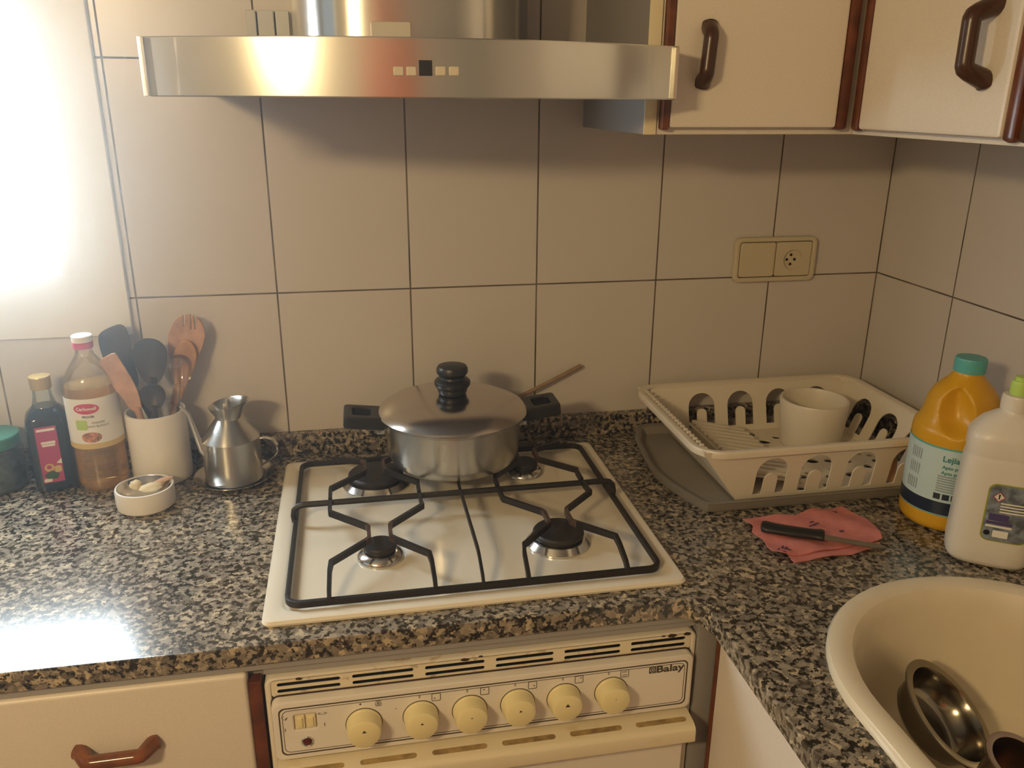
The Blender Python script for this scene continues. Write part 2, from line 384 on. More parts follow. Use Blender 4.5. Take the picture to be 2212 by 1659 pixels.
# ceiling lamp
LX0, LX1, LY, LZ = -.40, -.56, -1.78, 1.0
l1 = thing('ceiling_lamp', ((LX0+LX1)/2, LY, 1.6), 'two-bulb pendant lamp hanging behind the viewer, out of the picture', 'lamp')
b = new(); box(b, LX1-.07, LX0+.07, LY-.03, LY+.03, LZ+.11, LZ+.135, .006); tube(b, [((LX0+LX1)/2, LY, LZ+.13), ((LX0+LX1)/2, LY, 1.5995)], .008); part('lamp_base', b, FRAMEW, l1)
for x in (LX0, LX1):
    b = new(); lathe(b, [(.02, .115), (.022, .07), (.016, .055)], (x, LY, LZ)); part('lamp_socket', b, BLACKP, l1)
    lamp('bulb_light', (x, LY, LZ), BULB_W, .06, WARM)

# ---------------------------------------------------------------- worktop
SX, SY, SHX, SHY, SR = 1.155, -.921, .237, .278, .235
wt = thing('worktop', (.5, -.3, -.03), 'polished grey and black speckled granite worktop', 'worktop')
b = new()
outer = [(XL+.003, -.0), (XR, -.0), (XR, -1.75), (.841, -1.75), (.841, -.672), (.836, -.652), (.816, -.622), (XL+.003, -.622)]
plate(b, outer, [rr(SX, SY, SHX-.012, SHY-.012, SR-.012, 10)], .03, FLATM(0), bev=.0025)
part('slab', b, GRAN, wt)
b = new(); box(b, XL+.003, XR-.02, -.02, 0, .0005, .045, .002); box(b, XR-.02, XR, -1.75, 0, .0005, .045, .002); part('upstand', b, GRAN, wt)

# ---------------------------------------------------------------- gas hob
HX0, HX1, HY0, HY1 = .24, .835, -.587, -.066
hob = thing('gas_hob', (.537, -.33, 0), 'white enamel four-burner gas hob set on granite', 'hob')
b = new(); cx, cy, hx, hy = (HX0+HX1)/2, (HY0+HY1)/2, (HX1-HX0)/2, (HY1-HY0)/2
rg = []
for ins, z, r in ((.001, .0006, .012), (0, .004, .012), (.003, .0075, .011), (.009, .0085, .009), (.022, .008, .02), (.026, .0055, .018), (.031, .004, .016), (.05, .004, .012)):
    rg.append([(x, y, z) for x, y in rr(cx, cy, hx-ins, hy-ins, r, 6)])
loops(b, rg); part('hob_tray', b, ENAM, hob)
def burner(x, y, ro, rc):
    b = new(); lathe(b, [(ro, .0045), (ro, .007), (ro*.93, .011), (rc*1.06, .0155), (rc*.98, .016), (rc*.98, .006)], (x, y, 0), 48)
    o = part('burner', b, POLISH, hob, label='round burner with a steel ring')
    b = new(); lathe(b, [(rc*.93, .014), (rc*.96, .020), (rc, .0215), (rc, .0245), (rc*.93, .0275), (rc*.5, .0285), (.001, .0285)], (x, y, 0), 48)
    part('burner_cap', b, BURN, o)
burner(.402, -.437, .0355, .025); burner(.677, -.443, .050, .040); burner(.405, -.180, .060, .049); burner(.676, -.182, .035, .025)
ps = None
def bp(name, pts, w=.0065, h=.009, m=IRON):
    global ps
    b = new(); bar(b, pts, w, h); return part(name, b, m, ps)
def arc(c, r, a0, a1, n=5): return [(c[0]+r*math.cos(a0+(a1-a0)*i/n), c[1]+r*math.sin(a0+(a1-a0)*i/n)) for i in range(n+1)]
GX0, GX1, GY0, GY1, GZ = .2685, .807, -.562, -.092, .0135
b = new()
o1 = rr((GX0+GX1)/2, (GY0+GY1)/2, (GX1-GX0)/2, (GY1-GY0)/2, .022, 6); o2 = rr((GX0+GX1)/2, (GY0+GY1)/2, (GX1-GX0)/2-.0066, (GY1-GY0)/2-.0066, .016, 6)
plate(b, o1, [o2], .010, FLATM(.019), bev=.0012)
ps = part('pan_support', b, IRON, hob, label='black iron pan support')
TOPZ = .043; YM = -.313
cb = [(GX0+.002, YM-.004, .012), (GX0+.0005, YM-.002, .022), (GX0+.002, YM, .031), (GX0+.008, YM, .0375), (GX0+.018, YM, .0395), (.5, YM, .0395), (GX1-.018, YM, .0395), (GX1-.008, YM, .0375), (GX1-.002, YM, .031), (GX1-.0005, YM-.002, .022), (GX1-.002, YM-.004, .012)]
b = new(); tube(b, cb, .0052, 8); part('cross_bar', b, IRON, ps)
def prong(xo, xi, sgn=1):
    """bent finger from the frame at x = xo, past the burner at x = xi, mirrored about the cross bar"""
    f = lambda y: YM + (y-YM)*sgn
    yb = GY0+.003 if sgn == 1 else YM + (YM-GY1)+.003
    pts = [(xo, yb, .016), (xo, yb+.010, .024), (xo+(xi-xo)*.02, yb+.040, TOPZ-.006), (xo+(xi-xo)*.06, yb+.052, TOPZ), (xi-(xi-xo)*.12, -.4590, TOPZ), (xi, -.4510, TOPZ), (xi, -.4170, TOPZ), (xi-(xi-xo)*.05, -.4110, TOPZ), (xo, -.3570, TOPZ), (xo-.001, -.349, TOPZ-.001), (xo-.001, -.318, TOPZ-.002)]
    pts = [(x, f(y), z) for x, y, z in pts]
    b = new(); bar(b, pts, .0056, .0098)
    m = [IRON, RUST]
    o = part('prong', b, m, ps)
    for fc in o.data.polygons:
        c = fc.center + Vector(o.parent.location) + root(o).location
        if abs(abs(f(c.y)-(-.434))) < .03: fc.material_index = 1
for sg in (1, -1):
    for xo, xi in ((.3285, .3865), (.4735, .4185), (.606, .6605), (.7525, .6955)): prong(xo, xi, sg)
for sg in (1, -1):
    f = lambda y: YM + (y-YM)*sg
    yb = GY0+.003 if sg == 1 else YM + (YM-GY1)+.003
    b = new(); bar(b, [(.541, f(yb), .016), (.541, f(yb+.010), .025), (.541, f(yb+.045), TOPZ-.004), (.541, f(yb+.056), TOPZ-.002), (.541, f(-.318), TOPZ-.002)], .004, .008); part('prong', b, IRON, ps)

# ---------------------------------------------------------------- cooking pot
PX, PY, PZ = .545, -.186, .0478
pot = thing('cooking_pot', (PX, PY, PZ), 'stainless steel cooking pot with lid on the hob', 'pot')
b = new(); lathe(b, [(.001, 0), (.098, 0), (.106, .002), (.1125, .008), (.1165, .020), (.1185, .045), (.120, .082), (.1225, .085), (.1225, .088), (.117, .088), (.115, .05), (.108, .012), (.001, .006)], (PX, PY, PZ), 64, False, False); part('pot_body', b, STEEL, pot)
b = new(); lathe(b, [(.115, .0875), (.1285, .0885), (.1325, .0915), (.1325, .0935), (.128, .0985), (.115, .1065), (.095, .1135), (.070, .1185), (.040, .1215), (.016, .1225), (.001, .1225)], (PX, PY, PZ), 64); lid = part('pot_lid', b, LIDM, pot)
b = new(); lathe(b, [(.020, .1215), (.024, .124), (.026, .129), (.026, .1335), (.029, .136), (.0315, .140), (.0315, .146), (.029, .149), (.023, .1515), (.022, .155), (.0245, .158), (.0275, .162), (.0275, .169), (.025, .1735), (.018, .1755), (.001, .176)], (PX, PY, PZ), 40); part('lid_knob', b, BLACKP, lid)
for s in (-1, 1):
    b = new()
    M = frame((PX+s*.124, PY, PZ+.083), (s, 0, .12), (0, s, 0))
    plate(b, rr(.031, 0, .036, .034, .008, 4), [rr(.037, 0, .0155, .018, .005, 4)], .022, Matrix.Translation((0, 0, 0)) if False else M @ Matrix.Translation((0, 0, .012)), bev=.003)
    h = part('pot_handle', b, BLACKP, pot)
    b = new(); box(b, PX+s*.127-.009, PX+s*.127+.006, PY-.012, PY+.012, PZ+.058, PZ+.070, .002); part('handle_bracket', b, POLISH, h, label='steel bracket')
# wooden stick leaning behind the pot
b = new(); a_, e_ = onz(905, 1000, .004), ony(1255, 790, -.012)
a_ = Vector((.47, -.034, .006)); mid = a_.lerp(e_, .55) + Vector((0, -.003, -.007))
pts = [a_*(1-t)**2 + mid*2*t*(1-t) + e_*t*t for t in [i/14 for i in range(15)]]
tube(b, pts, [.0030+.0014*(i/14) for i in range(15)], 10)
part('wooden_stick', b, STICKM, label='thin brown wooden stick leaning on the tiles behind the pot', category='stick')

# ---------------------------------------------------------------- cooker hood
hood = thing('cooker_hood', (.49, 0, .66), 'brushed steel cooker hood with a bowed front', 'cooker hood')
def hood_y(x, ex=0):
    t = (x-.491)/.341; return -.412 - .085*(1-t*t) - ex
xs = [.1525+.677*i/48 for i in range(49)]
b = new(); rings = []
for x in xs:
    y = hood_y(x); rings.append([(x, y, .662), (x, y-.0012, .664), (x, y-.0012, .7285), (x, y, .7305), (x, y+.010, .7305), (x, y+.010, .662)])
loops(b, rings); part('front_strip', b, STEEL2, hood)
b = new()
pl = [(x, hood_y(x)+.0101) for x in xs]
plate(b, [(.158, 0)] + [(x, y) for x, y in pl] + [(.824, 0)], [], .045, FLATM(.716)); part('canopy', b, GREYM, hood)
for x0, x1 in ((.1465, .1525),):
    b = new(); box(b, x0, x1, -.424, -.395, .662, .7305, .0015); part('end_cap', b, mat('window_glint_end', (.85, .87, .88), .35, .4), hood, label='end edge painted with the window reflection')  # window reflection painted into the pale colour of this end
b = new(); box(b, .8295, .8335, -.42, -.0, .662, .7305, .0015); part('end_cap', b, STEEL2, hood)
b = new(); ch = []
for i in range(41):
    a = PI*i/40; cx_, hw, ex = .492, .180, .55
    c, s = math.cos(a), math.sin(a)
    ch.append((cx_ - hw*math.copysign(abs(c)**ex, c), -.06 - .225*abs(s)**.8))
loops(b, [[(x, y, z) for x, y in [(ch[0][0], -.001)] + ch + [(ch[-1][0], -.001)]] for z in (.7163, ZT-.003)]); part('chimney', b, STEEL2, hood)
b = new(); box(b, .674, .690, -.10, -.001, .7163, ZT-.003); part('chimney_band', b, SHADEG, hood)  # grey band along the right of the chimney
b = new(); q = ony(800, 46, -.295); q2 = ony(888, 88, -.295); box(b, q.x, q2.x, -.30, -.284, .7165, q.z, .002); part('cover_plate', b, mat('plate_pale', (.62, .57, .48), .4), hood, label='small pale cover plate')
def hoodface(px, py):
    p = ony(px, py, -.49)
    for _ in range(6): p = ony(px, py, hood_y(p.x)-.0012)
    return p
for px in (861, 889, 952, 981):
    p = hoodface(px, 154); b = new()
    loops(b, [[(p.x+x, p.y+y, p.z+z) for x, z in rr(0, 0, w, h, .0015, 3)] for y, w, h in ((.001, .0062, .0052), (-.0015, .0062, .0052), (-.0028, .0050, .0042))]); part('hood_button', b, mat('button_pale', (.62, .56, .45), .4) if px == 861 else bpy.data.materials['button_pale'], hood)
p = hoodface(919, 147); b = new(); box(b, p.x-.0082, p.x+.0082, p.y-.0008, p.y+.002, p.z-.0088, p.z+.0088, .0006); part('display', b, BLACKP, hood, label='black square display')
# small power block on the tiles left of the chimney
pk = thing('socket_block', (.25, 0, .758), 'pale three-module plug block on the tiles left of the hood chimney', 'socket')
p0, p1, p2, p3 = [ony(x, 25, -.02).x for x in (528, 553, 592, 625)]
for u0, u1 in ((p0, p1), (p1, p2), (p2, p3)):
    b = new(); box(b, u0+.0012, u1-.0012, -.022, -.001, .745, .797, .002); part('socket_module', b, PALEG, pk)

# ---------------------------------------------------------------- wall cabinets
CZ = .613
wc = thing('wall_cabinet', (.98, 0, CZ), 'white wall cabinet with brown edge trim right of the hood', 'wall cabinet')
b = new(); box(b, .818, .8365, -.336, -.0005, CZ, ZT-.002, .001); part('end_panel', b, [SHADEG, YELWH][0], wc, label='side panel with its shade painted grey')  # panel side turned from the lamp, its shade painted as grey
b = new(); box(b, .8175, .8367, -.3385, -.3362, CZ, ZT-.002, .0006); part('edge_strip', b, YELWH, wc, label='panel edge with lamp light painted in cream')  # front edge of the same panel, warm lamp light painted as cream
b = new(); box(b, .838, 1.157, -.336, -.0005, CZ, ZT-.002, .001); part('carcass', b, LAM, wc)
b = new(); box(b, .8515, 1.118, -.3545, -.3365, CZ+.010, ZT-.03, .004); dr = part('cabinet_door', b, LAM, wc)
b = new(); box(b, .8395, .8512, -.3545, -.3365, CZ+.007, ZT-.03, .003); part('edge_trim', b, BROWN, dr, label='brown wooden edge')
b = new(); box(b, 1.1183, 1.137, -.3545, -.3365, CZ+.007, ZT-.03, .005); part('edge_trim', b, BROWN, dr, label='brown wooden edge')
def grip(p0, p1, out, r, parent, m, pos=(0, .06, .16, .5, .84, .94, 1), hs=(.0, .45, .92, 1.0, .92, .45, 0)):
    """bow handle from p0 to p1 standing out along vector out"""
    p0, p1, out = Vector(p0), Vector(p1), Vector(out)
    n = 28; pts = []; rad = []
    for i in range(n+1):
        t = i/n
        k = min(t, 1-t)/.20; k = min(1, k); k = k*k*(3-2*k)
        pts.append(p0.lerp(p1, t) + out*k); rad.append(r*(1.18-.18*k))
    b = new(); tube(b, pts, rad, 14, 1.0); return part('handle', b, m, parent)
ha, hb = ony(1547, 50, -.375), ony(1530, 183, -.375)
grip((ha.x, -.352, ha.z), (hb.x, -.352, hb.z), (-.004, -.022, 0), .0105, dr, HANDLED)
w2c = thing('wall_cabinet', (1.3, -.53, CZ), 'white wall cabinet on the right tiled wall above the drainer', 'wall cabinet')
b = new(); box(b, 1.158, XR-.0005, -.72, -.0005, CZ, ZT-.002, .001); part('carcass', b, LAM, w2c)
b = new(); box(b, 1.1395, 1.1575, -.668, -.376, CZ+.008, ZT-.03, .006); d2 = part('cabinet_door', b, LAM, w2c)
b = new(); box(b, 1.1395, 1.1575, -.3755, -.3552, CZ+.006, ZT-.03, .006); part('edge_trim', b, BROWN, d2, label='brown wooden edge')
b = new(); box(b, 1.1395, 1.1575, -.690, -.6685, CZ+.004, ZT-.03, .007); part('edge_trim', b, BROWN, d2, label='brown wooden edge')
ha, hb = onx(2136, 12, 1.125), onx(2108, 180, 1.125)
grip((1.142, ha.y+.003, ha.z+.006), (1.142, hb.y+.003, hb.z), (-.034, 0, 0), .0105, d2, HANDLED)
w3c = thing('wall_cabinet', (1.3, -1.0, CZ), 'next wall cabinet at the right edge, dark trim only in view', 'wall cabinet')
b = new(); box(b, 1.158, XR-.0005, -1.2, -.7205, CZ, ZT-.002, .001); part('carcass', b, LAM, w3c)
b = new(); box(b, 1.1395, 1.1575, -1.19, -.718, CZ+.008, ZT-.03, .006); d3 = part('cabinet_door', b, LAM, w3c)
b = new(); box(b, 1.1395, 1.1575, -.7178, -.6945, CZ+.004, ZT-.03, .007); part('edge_trim', b, HANDLED, d3, label='dark wooden edge')

# ---------------------------------------------------------------- wall socket
sk = thing('wall_socket', (1.229, 0, .309), 'ivory double plate with blank and round socket on the back wall', 'socket')
scx, scz, shx, shz = 1.2295, .356, .089, .0455
b = new(); plate(b, rr(scx, scz, shx, shz, .014, 6), [rr(scx, scz, shx-.0095, shz-.0095, .006, 4)], .012, FRONT(-.013), bev=.003); part('surround', b, SOCK, sk)
b = new(); plate(b, rr(scx-.0395, scz, .0385, shz-.0108, .005, 4), [], .009, FRONT(-.010), bev=.0015); part('blank_plate', b, SOCK, sk)
hc = (scx+.0395, scz-.002)
b = new(); plate(b, rr(scx+.0395, scz, .0385, shz-.0108, .005, 4), [circ(hc[0], hc[1], .0205, 32)], .009, FRONT(-.010), bev=.001); sp_ = part('socket_plate', b, SOCK, sk)
b = new(); plate(b, circ(hc[0], hc[1], .0205, 32), [], .002, FRONT(-.005)); part('socket_well', b, SOCK, sp_)
b = new()
for dx, dz in ((-.0085, 0), (.0085, 0), (0, .0095), (0, -.0095)): lathe(b, [(.0029, 0), (.0029, .0006), (.001, .0008)], (0, 0, 0), 16, True, True, Matrix.Translation((hc[0]-.003+dx, -.005, hc[1]+dz)) @ Matrix.Rotation(PI/2, 4, 'X'))
part('pin_holes', b, INKSHADE, sp_)  # black discs painted for the dark inside the holes

# ---------------------------------------------------------------- built-in oven
ov = thing('oven', (.54, -.62, ZF), 'white built-in oven with cream knobs under the hob', 'oven')
OX0, OX1, OF = .2405, .8405, -.618
b = new()
plate(b, rr((OX0+OX1)/2, -.4165, (OX1-OX0)/2, .3605, .012, 6), [rr((OX0+OX1)/2, -.455, (OX1-OX0)/2-.012, .317, .004, 4), rr((OX0+OX1)/2, -.0725, .288, .0115, .004, 3), ] if False else [rr((OX0+OX1)/2, -.421, (OX1-OX0)/2-.0085, .361, .008, 5)], .05, FRONT(OF), bev=.003)
part('oven_frame', b, OVENW, ov)
b = new(); box(b, OX0+.02, OX1-.02, OF+.012, -.10, -.77, -.062); part('oven_body', b, INKSHADE, ov)  # black box painted as the dark behind the vent slots
# vent grille: six groups of two slots
b = new(); holes = []
for g in range(6):
    x0 = .2565+.0972*g; x1 = x0+.0815
    for z in (-.0675, -.0775): holes.append(rr((x0+x1)/2, z, (x1-x0)/2, .0027, .0026, 4))
plate(b, rr((OX0+OX1)/2, -.0735, .2915, .0125, .005, 4), holes, .0010, FRONT(OF+.001)); part('vent_grille', b, GRIMY, ov, label='grimy slotted vent strip')
# control panel
PF = -.632
b = new(); plate(b, rr((OX0+OX1)/2, -.1315, .2925, .0465, .010, 6), [rr(.290, -.119, .0145, .0118, .002, 3)], .02, FRONT(PF), bev=.003); cp = part('control_panel', b, OVENP, ov)
b = new(); plate(b, rr((OX0+OX1)/2, -.1312, .2937, .0482, .011, 6), [], .0012, FRONT(OF-.0006)); part('panel_gap_shade', b, CHIPSHADE, cp, label='dark gap round the panel with its shade painted in')  # thin dark plate painted as the outline shadow of the panel
b = new()
for ins, w in ((.0085, .0018), (.0128, .0007)):
    o_ = rr((OX0+OX1)/2, -.1315, .2925-ins, .0465-ins, .008, 6); i_ = rr((OX0+OX1)/2, -.1315, .2925-ins-w, .0465-ins-w, .0075, 6)
    plate(b, o_, [i_], .0004, FRONT(PF-.0003))
part('printed_border', b, DARKLINE, cp, label='dark double border line')
for i, (x, up) in enumerate(((.3660, .0023), (.4420, .0016), (.5090, .0008), (.5760, .0016), (.6420, .0028), (.7110, .0004))):
    kz = -.1325 + .0008*(i % 2)
    b = new(); M = Matrix.Translation((x, PF, kz)) @ Matrix.Rotation(PI/2, 4, 'X')
    lathe(b, [(.0236, .0003), (.0236, .003), (.0228, .004), (.0222, .018), (.0210, .0222), (.0175, .0240), (.001, .0245)], (0, 0, 0), 40, True, True, M)
    k = part('knob', b, CREAM, ov)
    b = new(); plate(b, circ(x, kz, .0246, 32), [], .0005, FRONT(PF-.0004)); part('knob_gap_shade', b, DARKLINE, k)  # dark disc painted as the shadow gap round the knob
    b = new(); s = up; plate(b, [(x-.1*s, kz+.006+s), (x+.9*s+.0006, kz+.006-.6*s), (x-1.0*s-.0006, kz+.006-.6*s)], [], .0006, FRONT(PF-.0249)); part('pointer', b, CHIPSHADE, k)
# printed symbols
b = new()
def sq(x, z, s=.0062):
    plate(b, rr(x, z, s, s, .0018, 3), [rr(x, z, s-.0008, s-.0008, .0012, 3)], .0003, FRONT(PF-.0003))
def dot(x, z, r=.001): plate(b, circ(x, z, r, 10), [], .0003, FRONT(PF-.0003))
icons = [(.4635, -.1045, -.0022, -.002), (.530, -.1045, -.001, .0022), (.597, -.1045, .0022, -.0012), (.6635, -.1045, .0025, .0022)]
for x, z, dx, dz in icons: sq(x, z); dot(x+dx, z+dz)
sq(.730, -.1040)
for dz in (.0026, -.0026): plate(b, [(.7265, -.1040+dz-.0004), (.7335, -.1040+dz-.0004), (.7335, -.1040+dz+.0004), (.7265, -.1040+dz+.0004)], [], .0003, FRONT(PF-.0003))
for x in (.4410, .506, .5725, .640, .7065): text(b, '0', .0068, frame((x, PF-.0004, -.1010), (1, 0, 0), (0, 0, 1)), sx=.8)
dot(.3625, -.1012, .0014); dot(.409, -.1155, .0007)
text(b, '(8)', .008, frame((.386, PF-.0004, -.1035), (1, 0, 0), (0, 0, 1)))
for z in (-.0995, -.1075): plate(b, [(.3825, z), (.3895, z), (.3895, z+.0006), (.3825, z+.0006)], [], .0003, FRONT(PF-.0003))
text(b, '<->', .0085, frame((.3125, PF-.0004, -.1085), (1, 0, 0), (0, 0, 1)))
for x, z in ((.2635, -.128), (.3145, -.1265)): text(b, 'I', .008, frame((x, PF-.0004, z), (1, 0, 0), (0, 0, 1)))
plate(b, [(.2640, -.1120), (.2655, -.1125), (.2680, -.1085), (.2665, -.1085)], [], .0003, FRONT(PF-.0003))
for x, z in ((.2605, -.1080), (.2625, -.1062), (.2625, -.1108)): dot(x, z, .0006)
part('printed_symbols', b, DARKLINE, cp)
b = new(); text(b, 'Balay', .0158, frame((.7975, PF-.0004, -.1045), (1, 0, 0), (0, 0, 1)), sx=1.28, bold=.0004)
plate(b, rr(.7715, -.1043, .0052, .0052, .0005, 2), [circ(.7715, -.1043, .0040, 16)], .0003, FRONT(PF-.0003)); plate(b, circ(.7715, -.1043, .0030, 16), [circ(.7715, -.1043, .0014, 12)], .0003, FRONT(PF-.0003))
part('brand_lettering', b, DARKLINE, cp)
b = new(); box(b, .2757, .3043, PF+.004, PF+.010, -.1306, -.1074); sw = part('switch_well', b, GRIMY, ov)
for x in (.2830, .2970):
    b = new(); box(b, x-.0062, x+.0062, PF+.0005, PF+.005, -.1295, -.1085, .001); k = part('rocker_switch', b, YELWH, sw)
    b = new(); box(b, x-.0036, x+.0036, PF-.0015, PF+.003, -.1265, -.1112, .0012); part('rocker', b, CREAM, k)
b = new(); M = Matrix.Translation((.2905, PF, -.1505)) @ Matrix.Rotation(PI/2, 4, 'X')
lathe(b, [(.0082, 0), (.0082, .001), (.0072, .0024), (.0058, .0014), (.0058, .0005)], (0, 0, 0), 28, True, True, M); il = part('indicator_lamp', b, POLISH, ov)
b = new(); lathe(b, [(.0056, .0004), (.0052, .0018), (.003, .0028), (.0005, .0031)], (0, 0, 0), 24, True, True, M); part('red_lens', b, RUBY, il)
# door with a slotted ledge handle
b = new(); box(b, OX0+.0125, OX1-.0125, PF+.001, PF+.03, -.76, -.2185, .003); od = part('oven_door', b, OVENP, ov)
b = new(); prof = [(PF+.02, -.1835), (PF-.002, -.1845), (-.654, -.1865), (-.660, -.1895), (-.6625, -.1945), (-.6625, -.212), (-.659, -.2165), (-.652, -.2185), (-.640, -.2205), (PF, -.2235), (PF+.02, -.2235)]
loops(b, [[(x, y, z) for y, z in prof] for x in (OX0+.009, OX0+.0105, OX1-.0105, OX1-.009)]); dh = part('door_handle', b, CREAMD, od, label='cream slotted ledge handle', smooth=50)
for g in range(6):
    x0 = .2605+.0972*g; x1 = x0+.0760; b = new()
    M = frame((0, -.6455, -.18595), (1, 0, 0), Vector((0, .022, .0020)))
    plate(b, rr((x0+x1)/2, 0, (x1-x0)/2, .0042, .0042, 5), [], .0018, M @ Matrix.Translation((0, 0, .0010))); part('slot', b, SLOTM, dh, label='dark brown slot')  # flat dark brown plate drawn as the slot
b = new()
for x, y, z, s in ((.285, -.6212, -.0600, .0028), (.505, -.6212, -.0605, .0035), (.527, -.621, -.0580, .0018), (.803, -.6212, -.0605, .004), (.826, -.6212, -.0600, .0035), (.790, -.6212, -.0595, .0018)):
    pts = [(x+s*1.4*(1+.3*random.random())*math.cos(a*PI/5), z+s*.75*(.7+.5*random.random())*math.sin(a*PI/5)) for a in range(10)]
    plate(b, pts, [], .0006, FRONT(-.6186))
part('rust_chips', b, CHIPSHADE, ov, label='dark chips in the enamel')

# ---------------------------------------------------------------- base cabinets
bc = thing('base_cabinet', (-.05, -.6, ZF), 'white drawer cabinet with brown handle left of the oven', 'base cabinet')
b = new(); box(b, -.36, .2385, -.60, -.02, -.80, -.0305); part('carcass', b, GREYM, bc)
b = new(); box(b, -.36, .8405, -.6150, -.6005, -.0425, -.0305, .001); box(b, .2405, .8405, -.610, -.6005, -.0535, -.0425); part('top_rail', b, GREYM, bc, label='grey rail under the worktop edge')
b = new(); box(b, -.358, .2208, -.6195, -.6005, -.215, -.0435, .006, 3); dw = part('drawer_front', b, LAM, bc)
b = new(); box(b, .2212, .2375, -.6205, -.6005, -.77, -.056, .003); part('edge_trim', b, BROWN, bc, label='brown wooden edge')
ha, hb = ony(172, 1632, -.63), ony(325, 1607, -.63)
grip((ha.x-.006, -.618, -.131), (hb.x+.006, -.618, -.1305), (0, -.022, -.003), .0095, dw, HANDLE)
b = new(); box(b, -.358, .2208, -.6195, -.6005, -.77, -.220, .004); part('cabinet_door', b, LAM, bc)
fl = new(); box(fl, .8415, .8775, -.622, -.30, -.80, -.0315, .001)
part('filler_panel', fl, GREYM, label='grey filler strip between the oven and the corner cabinet', category='filler panel')
sc = thing('base_cabinet', (1.1, -1.0, ZF), 'white sink cabinet with brown door edge right of the oven', 'base cabinet')
b = new(); box(b, .882, XR-.001, -1.74, -.63, -.80, -.24); part('carcass', b, SHADEG, sc)
b = new(); box(b, .879, .889, -1.74, -.63, -.24, -.0305); part('front_rail', b, SHADEG, sc)
b = new(); box(b, .860, .878, -1.25, -.651, -.77, -.046, .005); sd = part('cabinet_door', b, LAM, sc)
b = new(); box(b, .860, .878, -.6508, -.638, -.77, -.048, .004); part('edge_trim', b, BROWN, sd, label='brown wooden edge')

# ---------------------------------------------------------------- sink
sk2 = thing('sink', (SX, SY, -.2), 'cream composite sink set into the granite', 'sink')
b = new(); rg = []
for ins, z in ((.0, .0006), (.0, .008), (.003, .0125), (.009, .0145), (.022, .0140), (.031, .0105), (.035, .004), (.037, -.01), (.041, -.06), (.048, -.14), (.060, -.165), (.080, -.176), (.13, -.180), (.19, -.182)):
    rg.append([(x, y, z) for x, y in rr(SX, SY, SHX-ins, SHY-ins, SR-ins, 14)])
vs = loops(b, rg, False, True)
part('basin', b, SINKM, sk2)
b = new(); lathe(b, [(.035, 0), (.035, .002), (.028, .003), (.012, .0015), (.001, .0015)], (SX+.06, SY-.08, -.1815), 32); part('drain', b, POLISH, sk2)
# metal bowls in the sink
def bowl(name, c, n, R, depth, lip, m, label):
    n = Vector(n).normalized(); x = n.cross(Vector((0, 0, 1)) if abs(n.z) < .95 else Vector((1, 0, 0))).normalized()
    y = n.cross(x); M = Matrix((x, y, n)).transposed().to_4x4(); M.translation = Vector(c)
    o = thing(name, (c[0], c[1], c[2]-.05), label, 'bowl')
    b = new(); pr = [(.001, -depth), (R*.62, -depth), (R*.74, -depth*.96), (R*.84, -depth*.8), (R*.93, -depth*.3), (R*.955, -.001), (R+lip*.6, .0008), (R+lip, .0), (R+lip, .0022), (R+lip*.5, .0028), (R*.955, .0020), (R*.92, -depth*.05), (R*.90, -depth*.3), (R*.80, -depth*.78), (R*.70, -depth*.92), (R*.60, -depth*.955), (.001, -depth*.955)]
    lathe(b, pr, (0, 0, 0), 56, False, False, M); part('bowl_body', b, m, o)
    return o
c1 = onz(2049, 1541, -.100)
bowl('metal_bowl', c1, (.45, -.42, .79), .066, .040, .008, DARKST, 'dark steel bowl tipped on its side in the cream sink')
c2 = onz(2204, 1648, -.082)
bowl('metal_bowl', c2, (.10, -.28, .95), .034, .080, .006, COPPER, 'small brownish metal cup beside the tipped bowl in the sink')

# ---------------------------------------------------------------- dish drainer
tr = thing('drip_tray', (1.17, -.2, 0), 'grey plastic drip tray under the dish rack', 'tray')
tro = [(.950, -.032), (.938, -.06), (.922, -.10), (.9155, -.15), (.908, -.20), (.906, -.245), (.912, -.285), (.926, -.335), (.940, -.375), (.950, -.388), (.965, -.391), (1.36, -.391), (1.385, -.385), (1.395, -.365), (1.40, -.06), (1.395, -.035), (1.38, -.028), (.97, -.028)]
def inset(poly, k):
    out = []; n = len(poly)
    for i in range(n):
        a, p, c = Vector((*poly[i-1], 0)), Vector((*poly[i], 0)), Vector((*poly[(i+1) % n], 0))
        t = ((p-a).normalized()+(c-p).normalized()).normalized(); nn = Vector((-t.y, t.x, 0)); q = p+nn*k; out.append((q.x, q.y))
    return out
b = new(); rg = []
for k, z in ((.006, .0006), (.003, .006), (.0, .019), (-.003, .0205), (.003, .0205), (.009, .018), (.013, .009), (.017, .0045)):
    rg.append([(x, y, z) for x, y in inset(tro, k)])
loops(b, rg); part('tray_shell', b, PLASG, tr)
dd = thing('dish_drainer', (1.18, -.2, .006), 'white plastic dish rack with arched cut-outs', 'dish rack')
RZ, BZ = .110, .012
T = [(.938, -.045), (1.405, -.045), (1.405, -.383), (.938, -.383)]      # rim corners: back left, back right, front right, front left
Bt = [(1.010, -.075), (1.365, -.075), (1.365, -.366), (1.010, -.366)]
def wall(i, j, holes_fn, name):
    a, c = Vector((*Bt[i], BZ)), Vector((*Bt[j], BZ)); d, e = Vector((*T[i], RZ)), Vector((*T[j], RZ))
    x = (c-a).normalized(); y0 = (d+e)/2-(a+c)/2; y = (y0-x*y0.dot(x)).normalized()
    M = frame(a, x, y); iv = M.inverted()
    loc = [(iv @ v) for v in (a, c, e, d)]; outer = [(v.x, v.y) for v in loc]
    L = (c-a).length; H = loc[2].y
    b = new(); plate(b, outer, holes_fn(L, H), .0026, M @ Matrix.Translation((0, 0, .0013))); return part(name, b, PLASW, dd)
